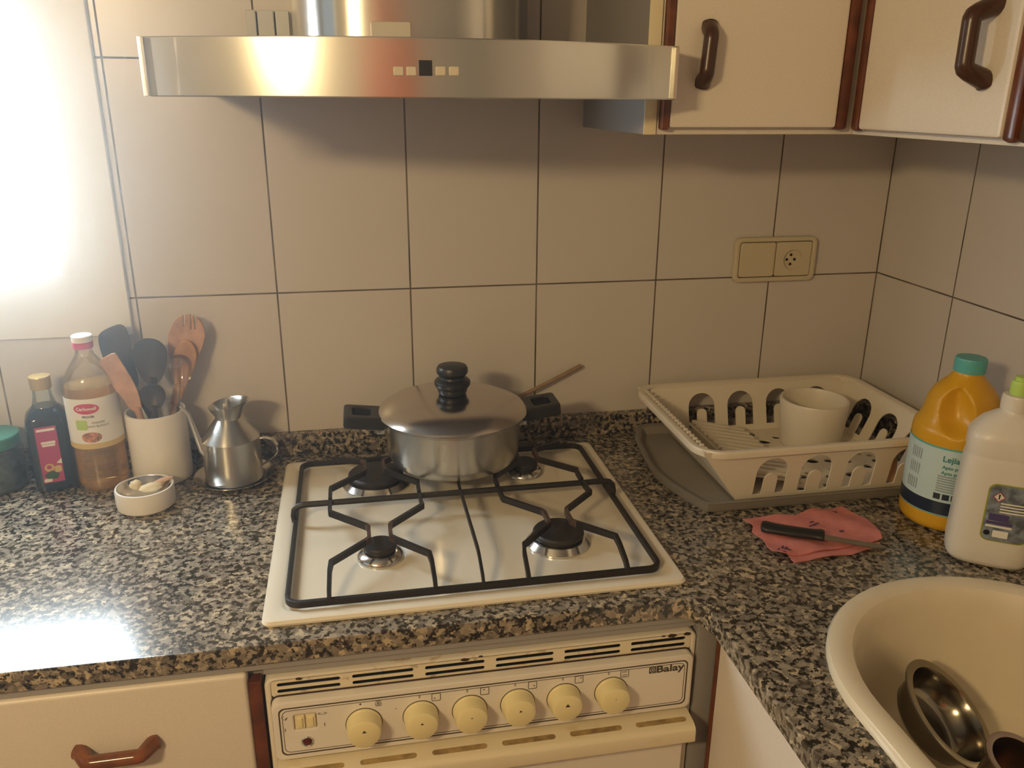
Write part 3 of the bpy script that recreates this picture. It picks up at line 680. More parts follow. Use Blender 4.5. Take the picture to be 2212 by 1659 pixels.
def arch(cx, z0, z1, w, t):
    """inverted U slot: outer half width w, tongue half width t, from z0 up to z1"""
    out = [(cx-w, z0), (cx-w, z1-w)] + [(cx-w*math.cos(a), z1-w+w*math.sin(a)) for a in [PI*i/12 for i in range(1, 12)]] + [(cx+w, z1-w), (cx+w, z0)]
    zt = z1-.032
    inn = [(cx+t, z0), (cx+t, zt-t)] + [(cx+t*math.cos(a), zt-t+t*math.sin(a)) for a in [PI*i/8 for i in range(1, 8)]] + [(cx-t, zt-t), (cx-t, z0)]
    return out + inn
def back_h(L, H): return [arch(x, .012, .083, .0285, .0105) for x in (.291, .206, .120, .0345)]
def right_h(L, H): return [arch(x, .012, .083, .0285, .0105) for x in (.056, .141, .226)]
def front_h(L, H): return [arch(x, .006, .080, .0285, .0125) for x in (.058, .1405, .2255, .3135)]
wall(1, 0, back_h, 'back_wall'); wall(0, 3, lambda L, H: [], 'left_wall'); wall(2, 1, right_h, 'right_wall'); wall(3, 2, front_h, 'front_wall')
b = new(); hs = []
rnd = random.Random(3); tries = 0
while len(hs) < 46 and tries < 4000:
    tries += 1
    x, y, r = 1.13+rnd.random()*.22, -.355+rnd.random()*.265, rnd.choice((.012, .009, .006))
    if all((x-q[0])**2+(y-q[1])**2 > (r+q[2]+.004)**2 for q in hs) and 1.12+r < x < 1.36-r and -.361+r < y < -.08-r: hs.append((x, y, r))
plate(b, [(1.010, -.366), (1.365, -.366), (1.365, -.075), (1.010, -.075)], [circ(x, y, r, 16, r*.85) for x, y, r in hs], .003, FLATM(BZ+.001)); part('floor_grid', b, PLASW, dd)
b = new(); rim = rr((T[0][0]+T[1][0])/2, (T[0][1]+T[2][1])/2, (T[1][0]-T[0][0])/2+.006, (T[0][1]-T[2][1])/2+.006, .045, 8)
rg = []
for ins, z in ((.004, -.012), (-.001, -.010), (-.002, -.002), (.0, .002), (.005, .003), (.012, .0005), (.012, -.003), (.003, -.003)):
    rg.append([(x, y, RZ+z) for x, y in rr((T[0][0]+T[1][0])/2, (T[0][1]+T[2][1])/2, (T[1][0]-T[0][0])/2+.008-ins, (T[0][1]-T[2][1])/2+.008-ins, .05-ins, 8)])
rg.append(rg[0])
loops(b, rg, False, False); bmesh.ops.remove_doubles(b, verts=b.verts, dist=1e-6); part('rim', b, PLASW, dd)
b = new()
for i in range(22):
    y = -.368+.0143*i; box(b, .9435, .9505, y, y+.0075, RZ-.001, RZ+.0026, .0008)
part('rim_teeth', b, PLASW, dd)
# ridged ramp for the plates, on the left half of the rack
b = new(); pts = []
for i in range(12):
    y = -.34+.0205*i
    M = frame((1.035, y, .052), (1, 0, -.22), (0, 1, 0))
    box(b, 0, .115, 0, .012, -.004, .004, .002, 2, M)
M = frame((1.030, -.345, .048), (1, 0, -.22), (0, 1, 0)); box(b, 0, .12, 0, .245, -.003, .001, .001, 1, M)
box(b, 1.036, 1.040, -.335, -.11, .0155, .046)
part('plate_ramp', b, PLASW, dd, label='ridged plate ramp')
# cutlery cup standing in the rack
cc = thing('cutlery_cup', (1.262, -.165, .0135), 'white plastic cutlery cup standing in the dish rack', 'cup')
b = new(); lathe(b, [(.001, 0), (.055, 0), (.058, .004), (.063, .062), (.0655, .092), (.064, .0955), (.0605, .0955), (.0585, .09), (.055, .03), (.052, .006), (.001, .005)], (1.262, -.165, .0135), 48, False, False); part('cup_body', b, PLASW, cc)
# brush with a pale handle in the rack
br = new(); tube(br, [(1.318, -.345, .0145), (1.3165, -.347, .04), (1.316, -.348, .052), (1.3155, -.349, .060), (1.315, -.350, .074), (1.3148, -.3505, .082)], [.0098, .0098, .0092, .0052, .005, .003], 12)
part('wooden_utensil', br, WOODH, label='upright wooden utensil handle inside the rack behind the yellow bottle', category='utensil')

# ---------------------------------------------------------------- cleaning bottles
def super_(rx, ry, e, n, rot, c, z):
    out = []
    for i in range(n):
        a = 2*PI*i/n; x = rx*math.copysign(abs(math.cos(a))**e, math.cos(a)); y = ry*math.copysign(abs(math.sin(a))**e, math.sin(a))
        out.append((c[0]+x*math.cos(rot)-y*math.sin(rot), c[1]+x*math.sin(rot)+y*math.cos(rot), z))
    return out
BX, BY = 1.336, -.466
bl = thing('bleach_bottle', (BX, BY, 0), 'yellow bleach bottle with teal cap beside the dish rack', 'bottle')
azc = math.atan2(CAM.y-BY, CAM.x-BX)
b = new(); rg = []
secs = [(.001, .058), (.004, .064), (.010, .067), (.0155, .0675), (.03, .0675), (.15, .0675), (.160, .0675), (.168, .0665), (.175, .062), (.182, .0585), (.19, .0565), (.20, .055), (.21, .0525), (.22, .049), (.23, .043), (.238, .036), (.246, .028), (.252, .0235), (.256, .0215), (.262, .021)]
NB = 64
for z, r in secs:
    rg.append([(BX+r*math.cos(2*PI*i/NB), BY+r*math.sin(2*PI*i/NB), z) for i in range(NB)])
vs = loops(b, rg)
bmesh.ops.subdivide_edges(b, edges=[e for e in b.edges if all(v.co.z > .155 for v in e.verts)], cuts=1, use_grid_fill=True)
for v in b.verts:
    a = math.atan2(v.co.y-BY, v.co.x-BX); d = (a-(azc-.10)+PI) % (2*PI)-PI; u = (d+(v.co.z-.195)*3.2)/.50; w = (v.co.z-.202)/.036; k = u*u+w*w
    if k < 1: f = .021*(1-k)**.7; v.co.x -= f*math.cos(a); v.co.y -= f*math.sin(a)
part('bottle_body', b, YELLOW, bl, smooth=60)
b = new(); lathe(b, [(.020, .2585), (.0235, .2585), (.0235, .278), (.022, .281), (.001, .2815)], (BX, BY, 0), 32); part('cap', b, TEAL, bl, label='teal screw cap')
def wrapc(cx, cy, r, a0, z0): return lambda x, y: Vector((cx+r*math.cos(a0+x/r), cy+r*math.sin(a0+x/r), z0+y))
def patch(bm, cx, cy, r, a0, a1, z0, z1, n=24):
    loops_ = [[bm.verts.new((cx+r*math.cos(a0+(a1-a0)*i/n), cy+r*math.sin(a0+(a1-a0)*i/n), z)) for i in range(n+1)] for z in (z0, z1)]
    ring_faces(bm, loops_[0], loops_[1], False)
b = new(); patch(b, BX, BY, .0679, azc-1.6, azc+1.4, .031, .147, 40); lb = part('label', b, LBLBL, bl, label='pale blue label')
b = new(); patch(b, BX, BY, .0681, azc-1.6, azc+1.4, .033, .055, 40); part('label_band', b, LBLNV, lb)
b = new(); patch(b, BX, BY, .0681, azc-1.6, azc+1.4, .144, .147, 40); patch(b, BX, BY, .0681, azc-1.6, azc+1.4, .031, .0325, 40); part('label_edge', b, TEAL, lb)
b = new(); a1 = azc-.05
text(b, 'Lejía con', .0135, None, wrapc(BX, BY, .0682, a1+.22, .1285), bold=.0003)
text(b, 'Apto para la', .0078, None, wrapc(BX, BY, .0682, a1+.17, .1150), bold=.0002); text(b, 'Apto para el', .0078, None, wrapc(BX, BY, .0682, a1+.17, .1055), bold=.0002)
part('label_text', b, LBLTL, lb)
b = new()
for i in range(7): patch(b, BX, BY, .0682, a1-.18, a1+.55, .073+.0042*i, .0752+.0042*i, 8)
for i in range(3):
    for j in range(5): patch(b, BX, BY, .0682, a1-.95+.07*j, a1-.92+.07*j, .064+.026*i, .082+.026*i, 2)
part('small_print', b, LBLGR, lb)
b = new()
for i in range(4): patch(b, BX, BY, .0682, a1-.2+.19*i, a1-.2+.19*i+.15, .0595, .0695, 3)
part('pictograms', b, LBLNV, lb)

DX, DY, DR = 1.314, -.594, -.62
dt = thing('detergent_bottle', (DX, DY, 0), 'white detergent bottle with lime cap in front of the yellow bottle', 'bottle')
b = new(); rg = []
for z, rx, ry, e in ((.001, .050, .031, .62), (.004, .057, .037, .6), (.012, .0615, .0405, .58), (.03, .0625, .041, .56), (.12, .0605, .040, .55), (.165, .0590, .0395, .55), (.173, .0575, .0380, .55), (.177, .0575, .0380, .55), (.183, .0590, .0395, .55), (.200, .0585, .0395, .55), (.207, .0570, .038, .58), (.213, .053, .035, .62), (.226, .040, .028, .75), (.236, .026, .021, .9), (.240, .0195, .0185, 1), (.244, .0185, .0185, 1)):
    rg.append(super_(rx*(.92 if z < .22 else 1), ry, e, 96, DR, (DX, DY), z))
loops(b, rg); part('bottle_body', b, BOTW, dt, smooth=50)
b = new(); lathe(b, [(.0205, .2435), (.0205, .262), (.0185, .265), (.010, .266)], (DX, DY, 0), 32); cpc = part('collar', b, BOTW, dt)
b = new(); lathe(b, [(.0115, .2655), (.0125, .268), (.0125, .283), (.0105, .286), (.0085, .2865), (.0085, .292), (.001, .293)], (DX, DY, 0), 28); part('cap', b, LIME, dt, label='lime push cap')
def dsurf(x, y, off=.0004):
    """point on the front face of the detergent bottle, x across, y = height"""
    t = max(0, min(1, (y-.012)/.15)); rx, ry, e = .0575-.0032*t, .041-.0015*t, .56
    c = max(-.999, min(.999, x/rx)); a = math.acos(abs(c)**(1/e)); yy = -(ry*math.sin(a)**e+off)
    return Vector((DX+x*math.cos(DR)-yy*math.sin(DR), DY+x*math.sin(DR)+yy*math.cos(DR), y))
def dpatch(bm, poly, off, cuts=3):
    t = new(); plate(t, poly, [], 0)
    bmesh.ops.subdivide_edges(t, edges=t.edges, cuts=cuts, use_grid_fill=False)
    bmesh.ops.triangulate(t, faces=t.faces)
    for v in t.verts: v.co = dsurf(v.co.x, v.co.y, off)
    add(bm, t)
lx = .014
def dlabel(bm, cx, cy, hx, hy, rad, off, n=36, m=4):
    cols = []
    for i in range(n+1):
        x = -hx*math.cos(PI*i/n); k = max(0, abs(x)-(hx-rad)); h = hy-rad+math.sqrt(max(0, rad*rad-k*k))
        cols.append([bm.verts.new(dsurf(cx+x, cy-h+2*h*j/m, off)) for j in range(m+1)])
    for a_, c_ in zip(cols, cols[1:]): ring_faces(bm, a_, c_, False)
b = new(); dlabel(b, lx, .094, .0315, .0455, .011, .0010); lb2 = part('label', b, OLIVE, dt, label='back label with olive border')
b = new(); dlabel(b, lx, .094, .0297, .0437, .010, .0014); part('label_field', b, LBLSL, lb2)
b = new()
for cxx, zz, hh in ((lx-.015, .066, .006), (lx-.0135, .0655, .0055)): pass
dpatch(b, rr(lx-.012, .0875, .013, .0055, .001, 2), .0021, 3); dpatch(b, rr(lx-.010, .0785, .017, .0022, .0005, 2), .0021, 3); part('violet_print', b, LBLVI, lb2)
b = new(); dpatch(b, rr(lx-.010, .0730, .017, .0017, .0005, 2), .0021, 3); dpatch(b, rr(lx-.006, .0615, .010, .0055, .001, 2), .0021, 3); dpatch(b, [(lx-.0165, .1130), (lx-.0095, .1200), (lx-.0165, .1270), (lx-.0235, .1200)], .0021, 3)
for i in range(4): dpatch(b, rr(lx+.004, .1105-.0045*i, .017, .0011, .0004, 2), .0021, 3)
part('white_print', b, LBLWH, lb2)
b = new(); text(b, '!', .010, None, lambda x, y: dsurf(lx-.0165+x, .1200+y, .0026), bold=.0005); plate_c = circ(lx-.0235, .0615, .0042, 16)
dpatch(b, plate_c, .0021, 3); part('black_marks', b, INKSHADE, lb2)
b = new(); t_ = new(); plate(t_, [(lx-.0165, .1122), (lx-.0087, .1200), (lx-.0165, .1278), (lx-.0243, .1200)], [[(lx-.0165, .1134), (lx-.0231, .1200), (lx-.0165, .1266), (lx-.0099, .1200)]], 0)
for v in t_.verts: v.co = dsurf(v.co.x, v.co.y, .0026)
add(b, t_); part('hazard_diamond', b, LBLRD, lb2)
# drinking glass at the right edge
gq = onz(2236, 1196, 0); dg = thing('drinking_glass', (gq.x+.016, gq.y, 0), 'dark green glass at the right edge beside the white bottle', 'glass')
b = new(); lathe(b, [(.001, .0006), (.026, .0006), (.028, .003), (.032, .09), (.030, .09), (.026, .008), (.001, .006)], (gq.x+.016, gq.y, 0), 32, False, False); part('glass_body', b, clear_mat('green_glass', (.25, .42, .30)), dg)

# ---------------------------------------------------------------- cloth and knife
ck = [onz(x, y, .004) for x, y in ((1604, 1126), (1625, 1121), (1660, 1119), (1715, 1114), (1757, 1100), (1790, 1103), (1815, 1098), (1850, 1112), (1890, 1136), (1905, 1166), (1862, 1180), (1780, 1191), (1720, 1200), (1668, 1196), (1650, 1170), (1624, 1150), (1626, 1140))]
ck2 = [onz(x, y, .002) for x, y in ((1700, 1196), (1780, 1188), (1850, 1178), (1900, 1172), (1903, 1180), (1840, 1198), (1760, 1208), (1716, 1217), (1708, 1208))]
b = new()
for poly, zb, zt in ((ck, .0058, 1), (ck2, .0030, .6)):
    t = new(); plate(t, [(p.x, p.y) for p in poly], [], 0)
    for _ in range(3):
        bmesh.ops.subdivide_edges(t, edges=t.edges, cuts=1); bmesh.ops.triangulate(t, faces=t.faces)
    for v in t.verts: v.co.z = zb + zt*(.0016*math.sin(v.co.x*85+v.co.y*60)+.0014*math.sin(v.co.x*50-v.co.y*130+1)) + .0015*zt
    g = bmesh.ops.extrude_face_region(t, geom=list(t.faces)); bmesh.ops.translate(t, verts=[v for v in g['geom'] if isinstance(v, bmesh.types.BMVert)], vec=(0, 0, -.0015))
    add(b, t)
cl = thing('cleaning_cloth', (1.1, -.48, 0), 'crumpled pink cleaning cloth on the granite under the knife', 'cloth')
part('cloth_sheet', b, PINK, cl)
b = new()
for s, px, py, sz, rot in (('F', 1700, 1184, .020, .9), ('T', 1690, 1190, .018, .9), ('//', 1752, 1132, .030, -.9), ('=', 1803, 1106, .016, -.3), ('-', 1816, 1145, .030, .1)):
    p = onz(px, py, .0085); text(b, s, sz, Matrix.Translation((p.x, p.y, .0084)) @ Matrix.Rotation(rot, 4, 'Z'), bold=.0006)
part('printed_marks', b, PRINT, cl, label='violet printed letters')
kn = thing('kitchen_knife', (1.09, -.5, .009), 'black-handled kitchen knife lying on the pink cloth', 'knife')
k0, k1, k2 = onz(1643, 1138, .017), onz(1780, 1159, .016), onz(1912, 1180, .012)
KZ = .0172
dirk = Vector((k1.x-k0.x, k1.y-k0.y, 0)); Lh = dirk.length; dirk.normalize(); sd_ = Vector((-dirk.y, dirk.x, 0))
Mk = Matrix((dirk, sd_, Vector((0, 0, 1)))).transposed().to_4x4(); Mk.translation = Vector((k0.x, k0.y, KZ))
b = new(); rg = []
for t, w, off in ((0, .003, .002), (.02, .009, .002), (.06, .0122, .0025), (.12, .0125, .002), (.22, .0108, 0), (.45, .0110, -.0008), (.70, .0100, -.0005), (.84, .0098, 0), (.90, .0112, .001), (.955, .0125, .0015), (.99, .0110, .0005), (1.0, .009, 0)):
    w *= 1.22
    rg.append([(t*Lh, off+w*math.cos(2*PI*i/20), .0075*min(1, w/.009)*math.sin(2*PI*i/20)) for i in range(20)])
loops(b, rg, M=Mk); part('handle', b, BLACKP, kn)
Lb = math.hypot(k2.x-k1.x, k2.y-k1.y)
b = new(); plate(b, [(Lh-.004, -.0085), (Lh+Lb*.8, -.0080), (Lh+Lb*.95, -.0045), (Lh+Lb, .0015), (Lh+Lb*.9, .0065), (Lh-.004, .0080)], [], .0014, Mk @ Matrix.Translation((0, 0, .0007)) @ Matrix.Rotation(math.radians(1.4), 4, 'Y'))
part('blade', b, mat('blade_steel', (.42, .40, .36), .3, 1.0), kn)

# ---------------------------------------------------------------- jars and bottles on the left
jr = thing('glass_jar', (-.253, -.070, 0), 'glass jar with green lid and dark contents at the left edge', 'jar')
jc = (-.253, -.070, 0)
b = new(); lathe(b, [(.001, .0006), (.040, .0006), (.045, .004), (.0465, .012), (.0465, .072), (.044, .080), (.040, .084), (.040, .088)], jc, 40, False, False); part('jar_glass', b, GLASS, jr)
b = new(); lathe(b, [(.001, .004), (.040, .004), (.0435, .012), (.0435, .058), (.001, .062)], jc, 40, False, False); part('contents', b, JARFILL, jr, label='dark contents')
b = new(); lathe(b, [(.0445, .082), (.0455, .083), (.0455, .099), (.0435, .1025), (.040, .1032), (.001, .1032)], jc, 40); part('lid', b, GREENLID, jr, label='green screw lid')
VX, VY, VR = -.156, -.076, .30
vn = thing('vinegar_bottle', (VX, VY, 0), 'square dark bottle with plum label and gold cap', 'bottle')
b = new(); loops(b, [super_(r, r, e, 48, VR, (VX, VY), z) for z, r, e in ((.001, .030, .5), (.004, .0335, .42), (.012, .0345, .4), (.120, .0345, .4), (.134, .0335, .45), (.142, .030, .6), (.150, .023, .85), (.153, .020, 1))]); part('bottle_body', b, DARKGL, vn)
b = new(); lathe(b, [(.0205, .1525), (.0185, .157), (.0155, .170), (.0145, .184), (.0145, .188)], (VX, VY, 0), 32, False, False); part('neck', b, GLASS, vn)
b = new(); lathe(b, [(.0165, .1845), (.0175, .1855), (.0175, .2045), (.0165, .2065), (.001, .207)], (VX, VY, 0), 32); part('cap', b, GOLD, vn, label='gold screw cap')
def vsurf(x, z, off=.0006):
    yy = -(.0345+off); return Vector((VX+x*math.cos(VR)-yy*math.sin(VR), VY+x*math.sin(VR)+yy*math.cos(VR), z))
MV = frame(vsurf(0, 0), (math.cos(VR), math.sin(VR), 0), (0, 0, 1))
b = new(); plate(b, rr(-.004, .073, .0165, .052, .001, 2), [], .0005, MV); vl = part('label', b, LBLPK, vn, label='plum label')
MV2 = frame(vsurf(0, 0, .0009), (math.cos(VR), math.sin(VR), 0), (0, 0, 1))
b = new(); plate(b, rr(-.004, .119, .014, .0022, .0005, 2), [], .0003, MV2); plate(b, rr(-.003, .0955, .011, .0022, .0005, 2), [], .0003, MV2); plate(b, rr(-.003, .0905, .010, .0019, .0005, 2), [], .0003, MV2); plate(b, [(.0125, .064), (.0125, .054), (.004, .056)], [], .0003, MV2); plate(b, rr(-.013, .026, .006, .003, .001, 2), [], .0003, MV2); part('pale_print', b, LBLWH, vl)
b = new(); plate(b, circ(-.008, .049, .0075, 20), [circ(-.008, .050, .004, 16)], .0003, MV2); plate(b, rr(.005, .045, .0055, .006, .003, 3), [], .0003, MV2); part('fruit_print', b, LBLYE, vl)
b = new(); plate(b, [(-.018, .036), (-.006, .044), (.006, .036), (.002, .027), (-.012, .028)], [], .0003, MV2); part('leaf_print', b, mat('leaf_green', (.03, .09, .035), .5), vl)
OXc, OYc = -.074, -.088
ol = thing('oil_bottle', (OXc, OYc, 0), 'clear bottle of amber liquid with red and white cap', 'bottle')
b = new(); prof = [(.001, .003), (.020, .0008), (.034, .0008), (.040, .006), (.0425, .016), (.0425, .083), (.0432, .085), (.0432, .178), (.0425, .181), (.0415, .195), (.038, .208), (.031, .220), (.023, .232), (.0155, .244), (.0135, .252), (.0135, .262)]
lathe(b, prof, (OXc, OYc, 0), 48, False, False); part('bottle_body', b, PET, ol)
b = new(); lathe(b, [(.001, .005), (.033, .0035), (.0385, .008), (.0410, .017), (.0410, .085), (.0415, .1), (.0415, .178), (.0405, .193), (.001, .193)], (OXc, OYc, 0), 48, False, False); part('liquid', b, AMBER, ol, label='amber liquid')
b = new(); lathe(b, [(.0155, .2565), (.0162, .2575), (.0162, .2665), (.0155, .2672)], (OXc, OYc, 0), 32); cpr = part('cap', b, LBLRD, ol, label='red cap band')
b = new(); lathe(b, [(.0158, .2675), (.0165, .2685), (.0165, .2775), (.015, .279), (.001, .2793)], (OXc, OYc, 0), 32); part('cap_top', b, LBLWH, cpr, label='white cap top')
aO = math.atan2(CAM.y-OYc, CAM.x-OXc)
b = new(); patch(b, OXc, OYc, .0437, aO-1.45, aO+1.35, .0865, .1775, 40); olb = part('label', b, LBLWH, ol, label='white label with red oval')
aL = aO-.28
def wp(bm, poly, r, a0, z0):
    t = new(); plate(t, poly, [], 0); bmesh.ops.subdivide_edges(t, edges=t.edges, cuts=2); bmesh.ops.triangulate(t, faces=t.faces)
    f = wrapc(OXc, OYc, r, a0, z0)
    for v in t.verts: v.co = f(v.co.x, v.co.y)
    add(bm, t)
b = new(); wp(b, circ(0, 0, .021, 28, .0095), .0440, aL, .160); part('brand_oval', b, LBLRD, olb)
b = new(); text(b, 'Carbonell', .0082, None, wrapc(OXc, OYc, .0443, aL, .160), bold=.0002); part('brand_lettering', b, LBLWH, olb)
b = new(); text(b, 'PROCER', .0052, None, wrapc(OXc, OYc, .0440, aL+.04, .1455), bold=.0002); text(b, 'VINAGRE', .0052, None, wrapc(OXc, OYc, .0440, aL+.36, .134)); text(b, 'VINO BLANCO', .0052, None, wrapc(OXc, OYc, .0440, aL+.36, .1275)); part('label_text', b, DARKLINE, olb)
b = new(); wp(b, rr(0, 0, .010, .009, .003, 3), .0440, aL-.25, .131); part('green_print', b, LBLGN, olb)
b = new(); patch(b, OXc, OYc, .0439, aO-1.45, aO+1.35, .0865, .0965, 40); part('label_band', b, LBLYE, olb)
b = new(); wp(b, circ(0, 0, .0165, 24, .0095), .0440, aL+.05, .108); part('salad_print', b, mat('salad', (.40, .17, .10), .5, var=.7, vscale=220), olb)

# ---------------------------------------------------------------- utensil holder and utensils
UX, UY = .0225, -.072
up_ = thing('utensil_holder', (UX, UY, 0), 'tall white ceramic utensil holder beside the oil cruet', 'utensil holder')
b = new(); lathe(b, [(.001, .0006), (.047, .0006), (.0505, .003), (.0515, .008), (.0515, .128), (.0505, .1315), (.0475, .1315), (.0465, .128), (.0465, .010), (.001, .008)], (UX, UY, 0), 48, False, False); part('holder_body', b, CERAM, up_)
def zpt(a, c, y): p = ony(180+a/4.608, 660+c/4.608, y); return p
def flat_head(poly, y, th, slots=(), lean=0.0):
    """flat utensil head from outline points of the photograph, standing at distance y"""
    pts = [zpt(a, c, y) for a, c in poly]; hs = [[(zpt(a, c, y).x, zpt(a, c, y).z) for a, c in s] for s in slots]
    b = new(); plate(b, [(p.x, p.z) for p in pts], hs, th, FRONT(y), bev=min(.0012, th*.3))
    if lean: bmesh.ops.transform(b, matrix=Matrix.Translation((0, y, .12)) @ Matrix.Rotation(lean, 4, 'X') @ Matrix.Translation((0, -y, -.12)), verts=b.verts)
    return b
def stem(top, foot, r): 
    b = new(); tube(b, [top, Vector(top).lerp(Vector(foot), .5), foot], r, 10); return b
def smoothp(poly, n=3):
    for _ in range(n):
        q = []
        for i in range(len(poly)):
            a, c = poly[i], poly[(i+1) % len(poly)]
            q += [(a[0]*.75+c[0]*.25, a[1]*.75+c[1]*.25), (a[0]*.25+c[0]*.75, a[1]*.25+c[1]*.75)]
        poly = q
    return poly
def utensil(name, label, cat, head, m, top, foot, r, m2=None, headname='head'):
    o = thing(name, (foot[0], foot[1], foot[2]), label, cat, 'kitchen utensils in the white holder')
    part(headname, head, m, o); part('handle', stem(top, foot, r), m2 or m, o); return o
def spoonhead(a, c, y, wa, ha, tilt, depth=.008, hollow=True, low=1.18):
    ctr = zpt(a, c, y); k = (zpt(a+100, c, y)-zpt(a, c, y)).length/100; rx, rz = wa/2*k, ha/2*k
    b = new(); n, m_ = 32, 7; rings = []
    for s, th in ((1, 0), (-1, -.0025)):
        for j in range(m_+1):
            f = (j/m_) if s == 1 else 1-(j/m_)
            f = max(f, .02)
            rings.append([(rx*f*math.cos(2*PI*i/n)*(1-.12*math.sin(2*PI*i/n)*(-1)), (-depth*(1-f*f) if hollow else 0)*-1+(0 if s == 1 else .0028), rz*f*math.sin(2*PI*i/n)*(low if math.sin(2*PI*i/n) < 0 else 1)) for i in range(n)])
    loops(b, rings)
    M = Matrix.Translation(ctr) @ Matrix.Rotation(tilt, 4, 'Y')
    bmesh.ops.transform(b, matrix=M, verts=b.verts); return b, ctr, rz
foot = lambda dx, dy: (UX+dx, UY+dy, .011)
utensil('spatula', 'dark nylon spatula leaning left in the white holder', 'spatula', flat_head(smoothp([(138, 330), (165, 265), (300, 200), (375, 185), (430, 235), (455, 310), (500, 500), (530, 660), (555, 820), (480, 860), (400, 780), (240, 590), (180, 500)], 2), -.044, .004), NAVYP, zpt(500, 800, -.046), foot(.026, .004), .005)
h, cpt, rz = spoonhead(662, 500, -.078, 335, 380, .04, low=1.75); utensil('serving_spoon', 'large dark nylon spoon in the middle of the white holder', 'spoon', h, NAVYP, cpt+Vector((.000, .002, -rz*1.3)), foot(-.012, -.012), .006)
h, cpt, rz = spoonhead(690, 905, -.098, 252, 265, .0, .010); utensil('ladle', 'small dark ladle lowest at the front of the white holder', 'ladle', h, NAVYP, cpt+Vector((0, .003, -rz*.85)), foot(.004, -.018), .0045)
fk = [(845, 290), (880, 190), (930, 122), (985, 92), (993, 100), (993, 205), (1008, 205), (1012, 88), (1060, 92), (1066, 105), (1062, 240), (1076, 240), (1080, 98), (1098, 102), (1108, 240), (1122, 240), (1120, 118), (1165, 155), (1205, 235), (1212, 310), (1190, 400), (1140, 530), (1090, 640), (1030, 760), (980, 880), (930, 1000), (850, 1000), (885, 880), (905, 760), (880, 620), (850, 500), (838, 400)]
utensil('wooden_fork', 'tall pale wooden fork with slots at the right of the holder', 'fork', flat_head(fk, -.042, .005), WOODL, zpt(890, 985, -.041), foot(.010, .028), .006)
ws = smoothp([(150, 560), (200, 520), (300, 468), (335, 500), (400, 600), (500, 760), (560, 900), (585, 1045), (500, 1060), (440, 1010), (400, 930), (300, 830), (215, 660)], 1)
utensil('wooden_spatula', 'flat pale wooden spatula at the front left of the holder', 'spatula', flat_head(ws, -.098, .005), WOODL, zpt(535, 1010, -.096), foot(-.004, -.020), .006)
wsp = smoothp([(880, 600), (900, 450), (980, 350), (1060, 350), (1115, 430), (1130, 500), (1110, 600), (1060, 720), (1000, 860), (940, 1010), (860, 1010), (900, 880), (915, 760)], 2)
utensil('wooden_spoon', 'honey-coloured wooden spoon in front of the pale fork', 'spoon', flat_head(wsp, -.052, .005), WOODH, zpt(905, 990, -.052), foot(.000, .022), .005)
h, cpt, rz = spoonhead(965, 640, -.075, 240, 330, .10, .012); utensil('plastic_spoon', 'clear plastic spoon in front of the honey-coloured one', 'spoon', h, CLEARP, cpt+Vector((-.006, .0, -rz*.9)), foot(.016, .006), .004)

# ---------------------------------------------------------------- oil cruet on its saucer
KX, KY = .1515, -.106
sa = new(); lathe(sa, [(.001, .0006), (.055, .0006), (.061, .003), (.068, .0085), (.0705, .0105), (.0705, .0120), (.0685, .0115), (.060, .005), (.054, .0028), (.001, .0025)], (KX, KY, 0), 56, False, False)
part('saucer', sa, POLISH, label='round steel saucer under the oil cruet', category='saucer')
kr = thing('oil_cruet', (KX, KY, .003), 'brushed steel oil cruet with long spout on a saucer', 'oil cruet')
b = new(); lathe(b, [(.001, .0032), (.047, .0032), (.0505, .005), (.0508, .008), (.0505, .0835), (.022, .1205), (.0205, .1215), (.019, .1215)], (KX, KY, 0), 56, False, False); part('cruet_body', b, STEEL, kr, smooth=22)
b = new(); rg = []
for r, z in ((.0215, .119), (.0218, .1215), (.0225, .126), (.0275, .139), (.0325, .1475), (.0330, .1482), (.0310, .1470), (.026, .139), (.020, .127), (.002, .1235)):
    rg.append([(KX+(r*(1+.20*max(0, math.cos(2*PI*i/48))**2*(z-.118)/.03 if z > .118 else r/r*1*1))*math.cos(2*PI*i/48) if z > .118 else KX+r*math.cos(2*PI*i/48), KY+r*math.sin(2*PI*i/48), z+(.006*math.cos(2*PI*i/48) if z > .13 else 0)) for i in range(48)])
loops(b, rg, False, True); fn = part('funnel', b, STEEL, kr)
b = new(); box(b, KX-.0024, KX-.0014, KY-.026, KY+.028, .1245, .1475); part('divider', b, STEEL, fn)
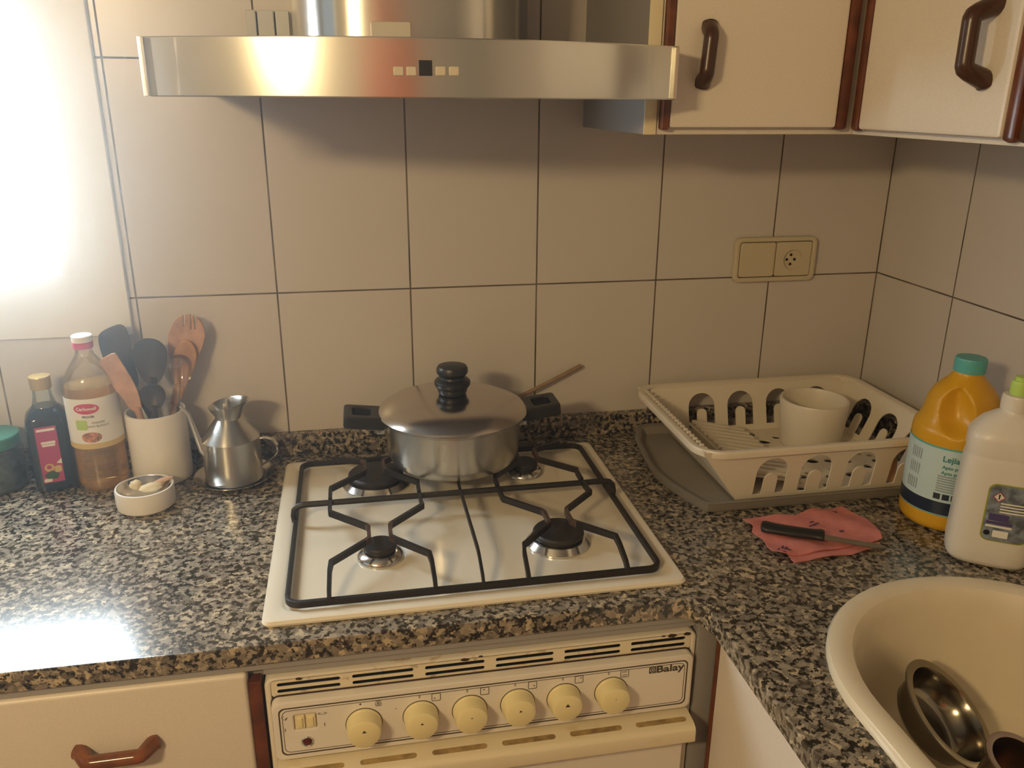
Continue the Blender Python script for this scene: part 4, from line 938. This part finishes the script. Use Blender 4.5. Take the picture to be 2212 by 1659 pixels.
st = ony(388, 876, -.122); b = new(); tube(b, [(KX-.038, KY-.016, .052), (KX-.047, KY-.019, .068), (st.x+.012, st.y+.003, .136), (st.x, st.y, st.z)], [.0075, .0062, .0036, .0026], 14); part('spout', b, STEEL, kr)
b = new(); tube(b, [(KX+.046, KY-.004, .078), (KX+.062, KY-.008, .081), (KX+.074, KY-.012, .078), (KX+.081, KY-.014, .068), (KX+.081, KY-.014, .055), (KX+.074, KY-.012, .044), (KX+.062, KY-.008, .034), (KX+.049, KY-.005, .026)], .0020, 8, 2.2); part('handle', b, POLISH, kr)

# ---------------------------------------------------------------- salt dish with garlic
GX, GY = .0165, -.188
gd = thing('ceramic_dish', (GX, GY, 0), 'low round white ceramic dish in front of the utensil holder', 'dish')
b = new(); lathe(b, [(.001, .0006), (.043, .0006), (.0465, .004), (.0475, .012), (.0475, .034), (.0465, .0372), (.0440, .0375), (.0430, .036), (.0428, .0345)], (GX, GY, 0), 48, False, False); part('dish_body', b, CERAM, gd)
b = new(); lathe(b, [(.0429, .0362), (.0415, .0355), (.037, .028), (.028, .021), (.016, .0175), (.001, .0165)], (GX, GY, 0), 48, False, False); part('metal_liner', b, POLISH, gd, label='shiny metal liner')
gp = lambda px, py, z: onz(px, py, z)
q = gp(293, 1056, .030); b = new(); blob(b, (q.x, q.y+.004, .0345), .0105, .010, .0095, noise=.08); part('garlic_clove', b, GARLIC, label='round garlic clove at the left in the white dish', category='garlic', group='garlic in the dish')
q = gp(326, 1058, .030); b = new(); blob(b, (q.x, q.y+.002, .0335), .019, .0095, .0080, rot=Matrix.Rotation(.35, 4, 'Z'), noise=.05); part('garlic_clove', b, GARLIC, label='long peeled garlic clove in the middle of the white dish', category='garlic', group='garlic in the dish')
q = gp(355, 1042, .034); b = new(); tube(b, [(q.x-.014, q.y-.006, .035), (q.x-.005, q.y-.001, .038), (q.x+.006, q.y+.002, .0405), (q.x+.014, q.y+.005, .0415)], [.0042, .0040, .0030, .0014], 8, 1.6); part('garlic_skin', b, mat('garlic_skin', (.66, .42, .28), .6), label='curled strip of garlic skin at the right in the white dish', category='garlic', group='garlic in the dish')
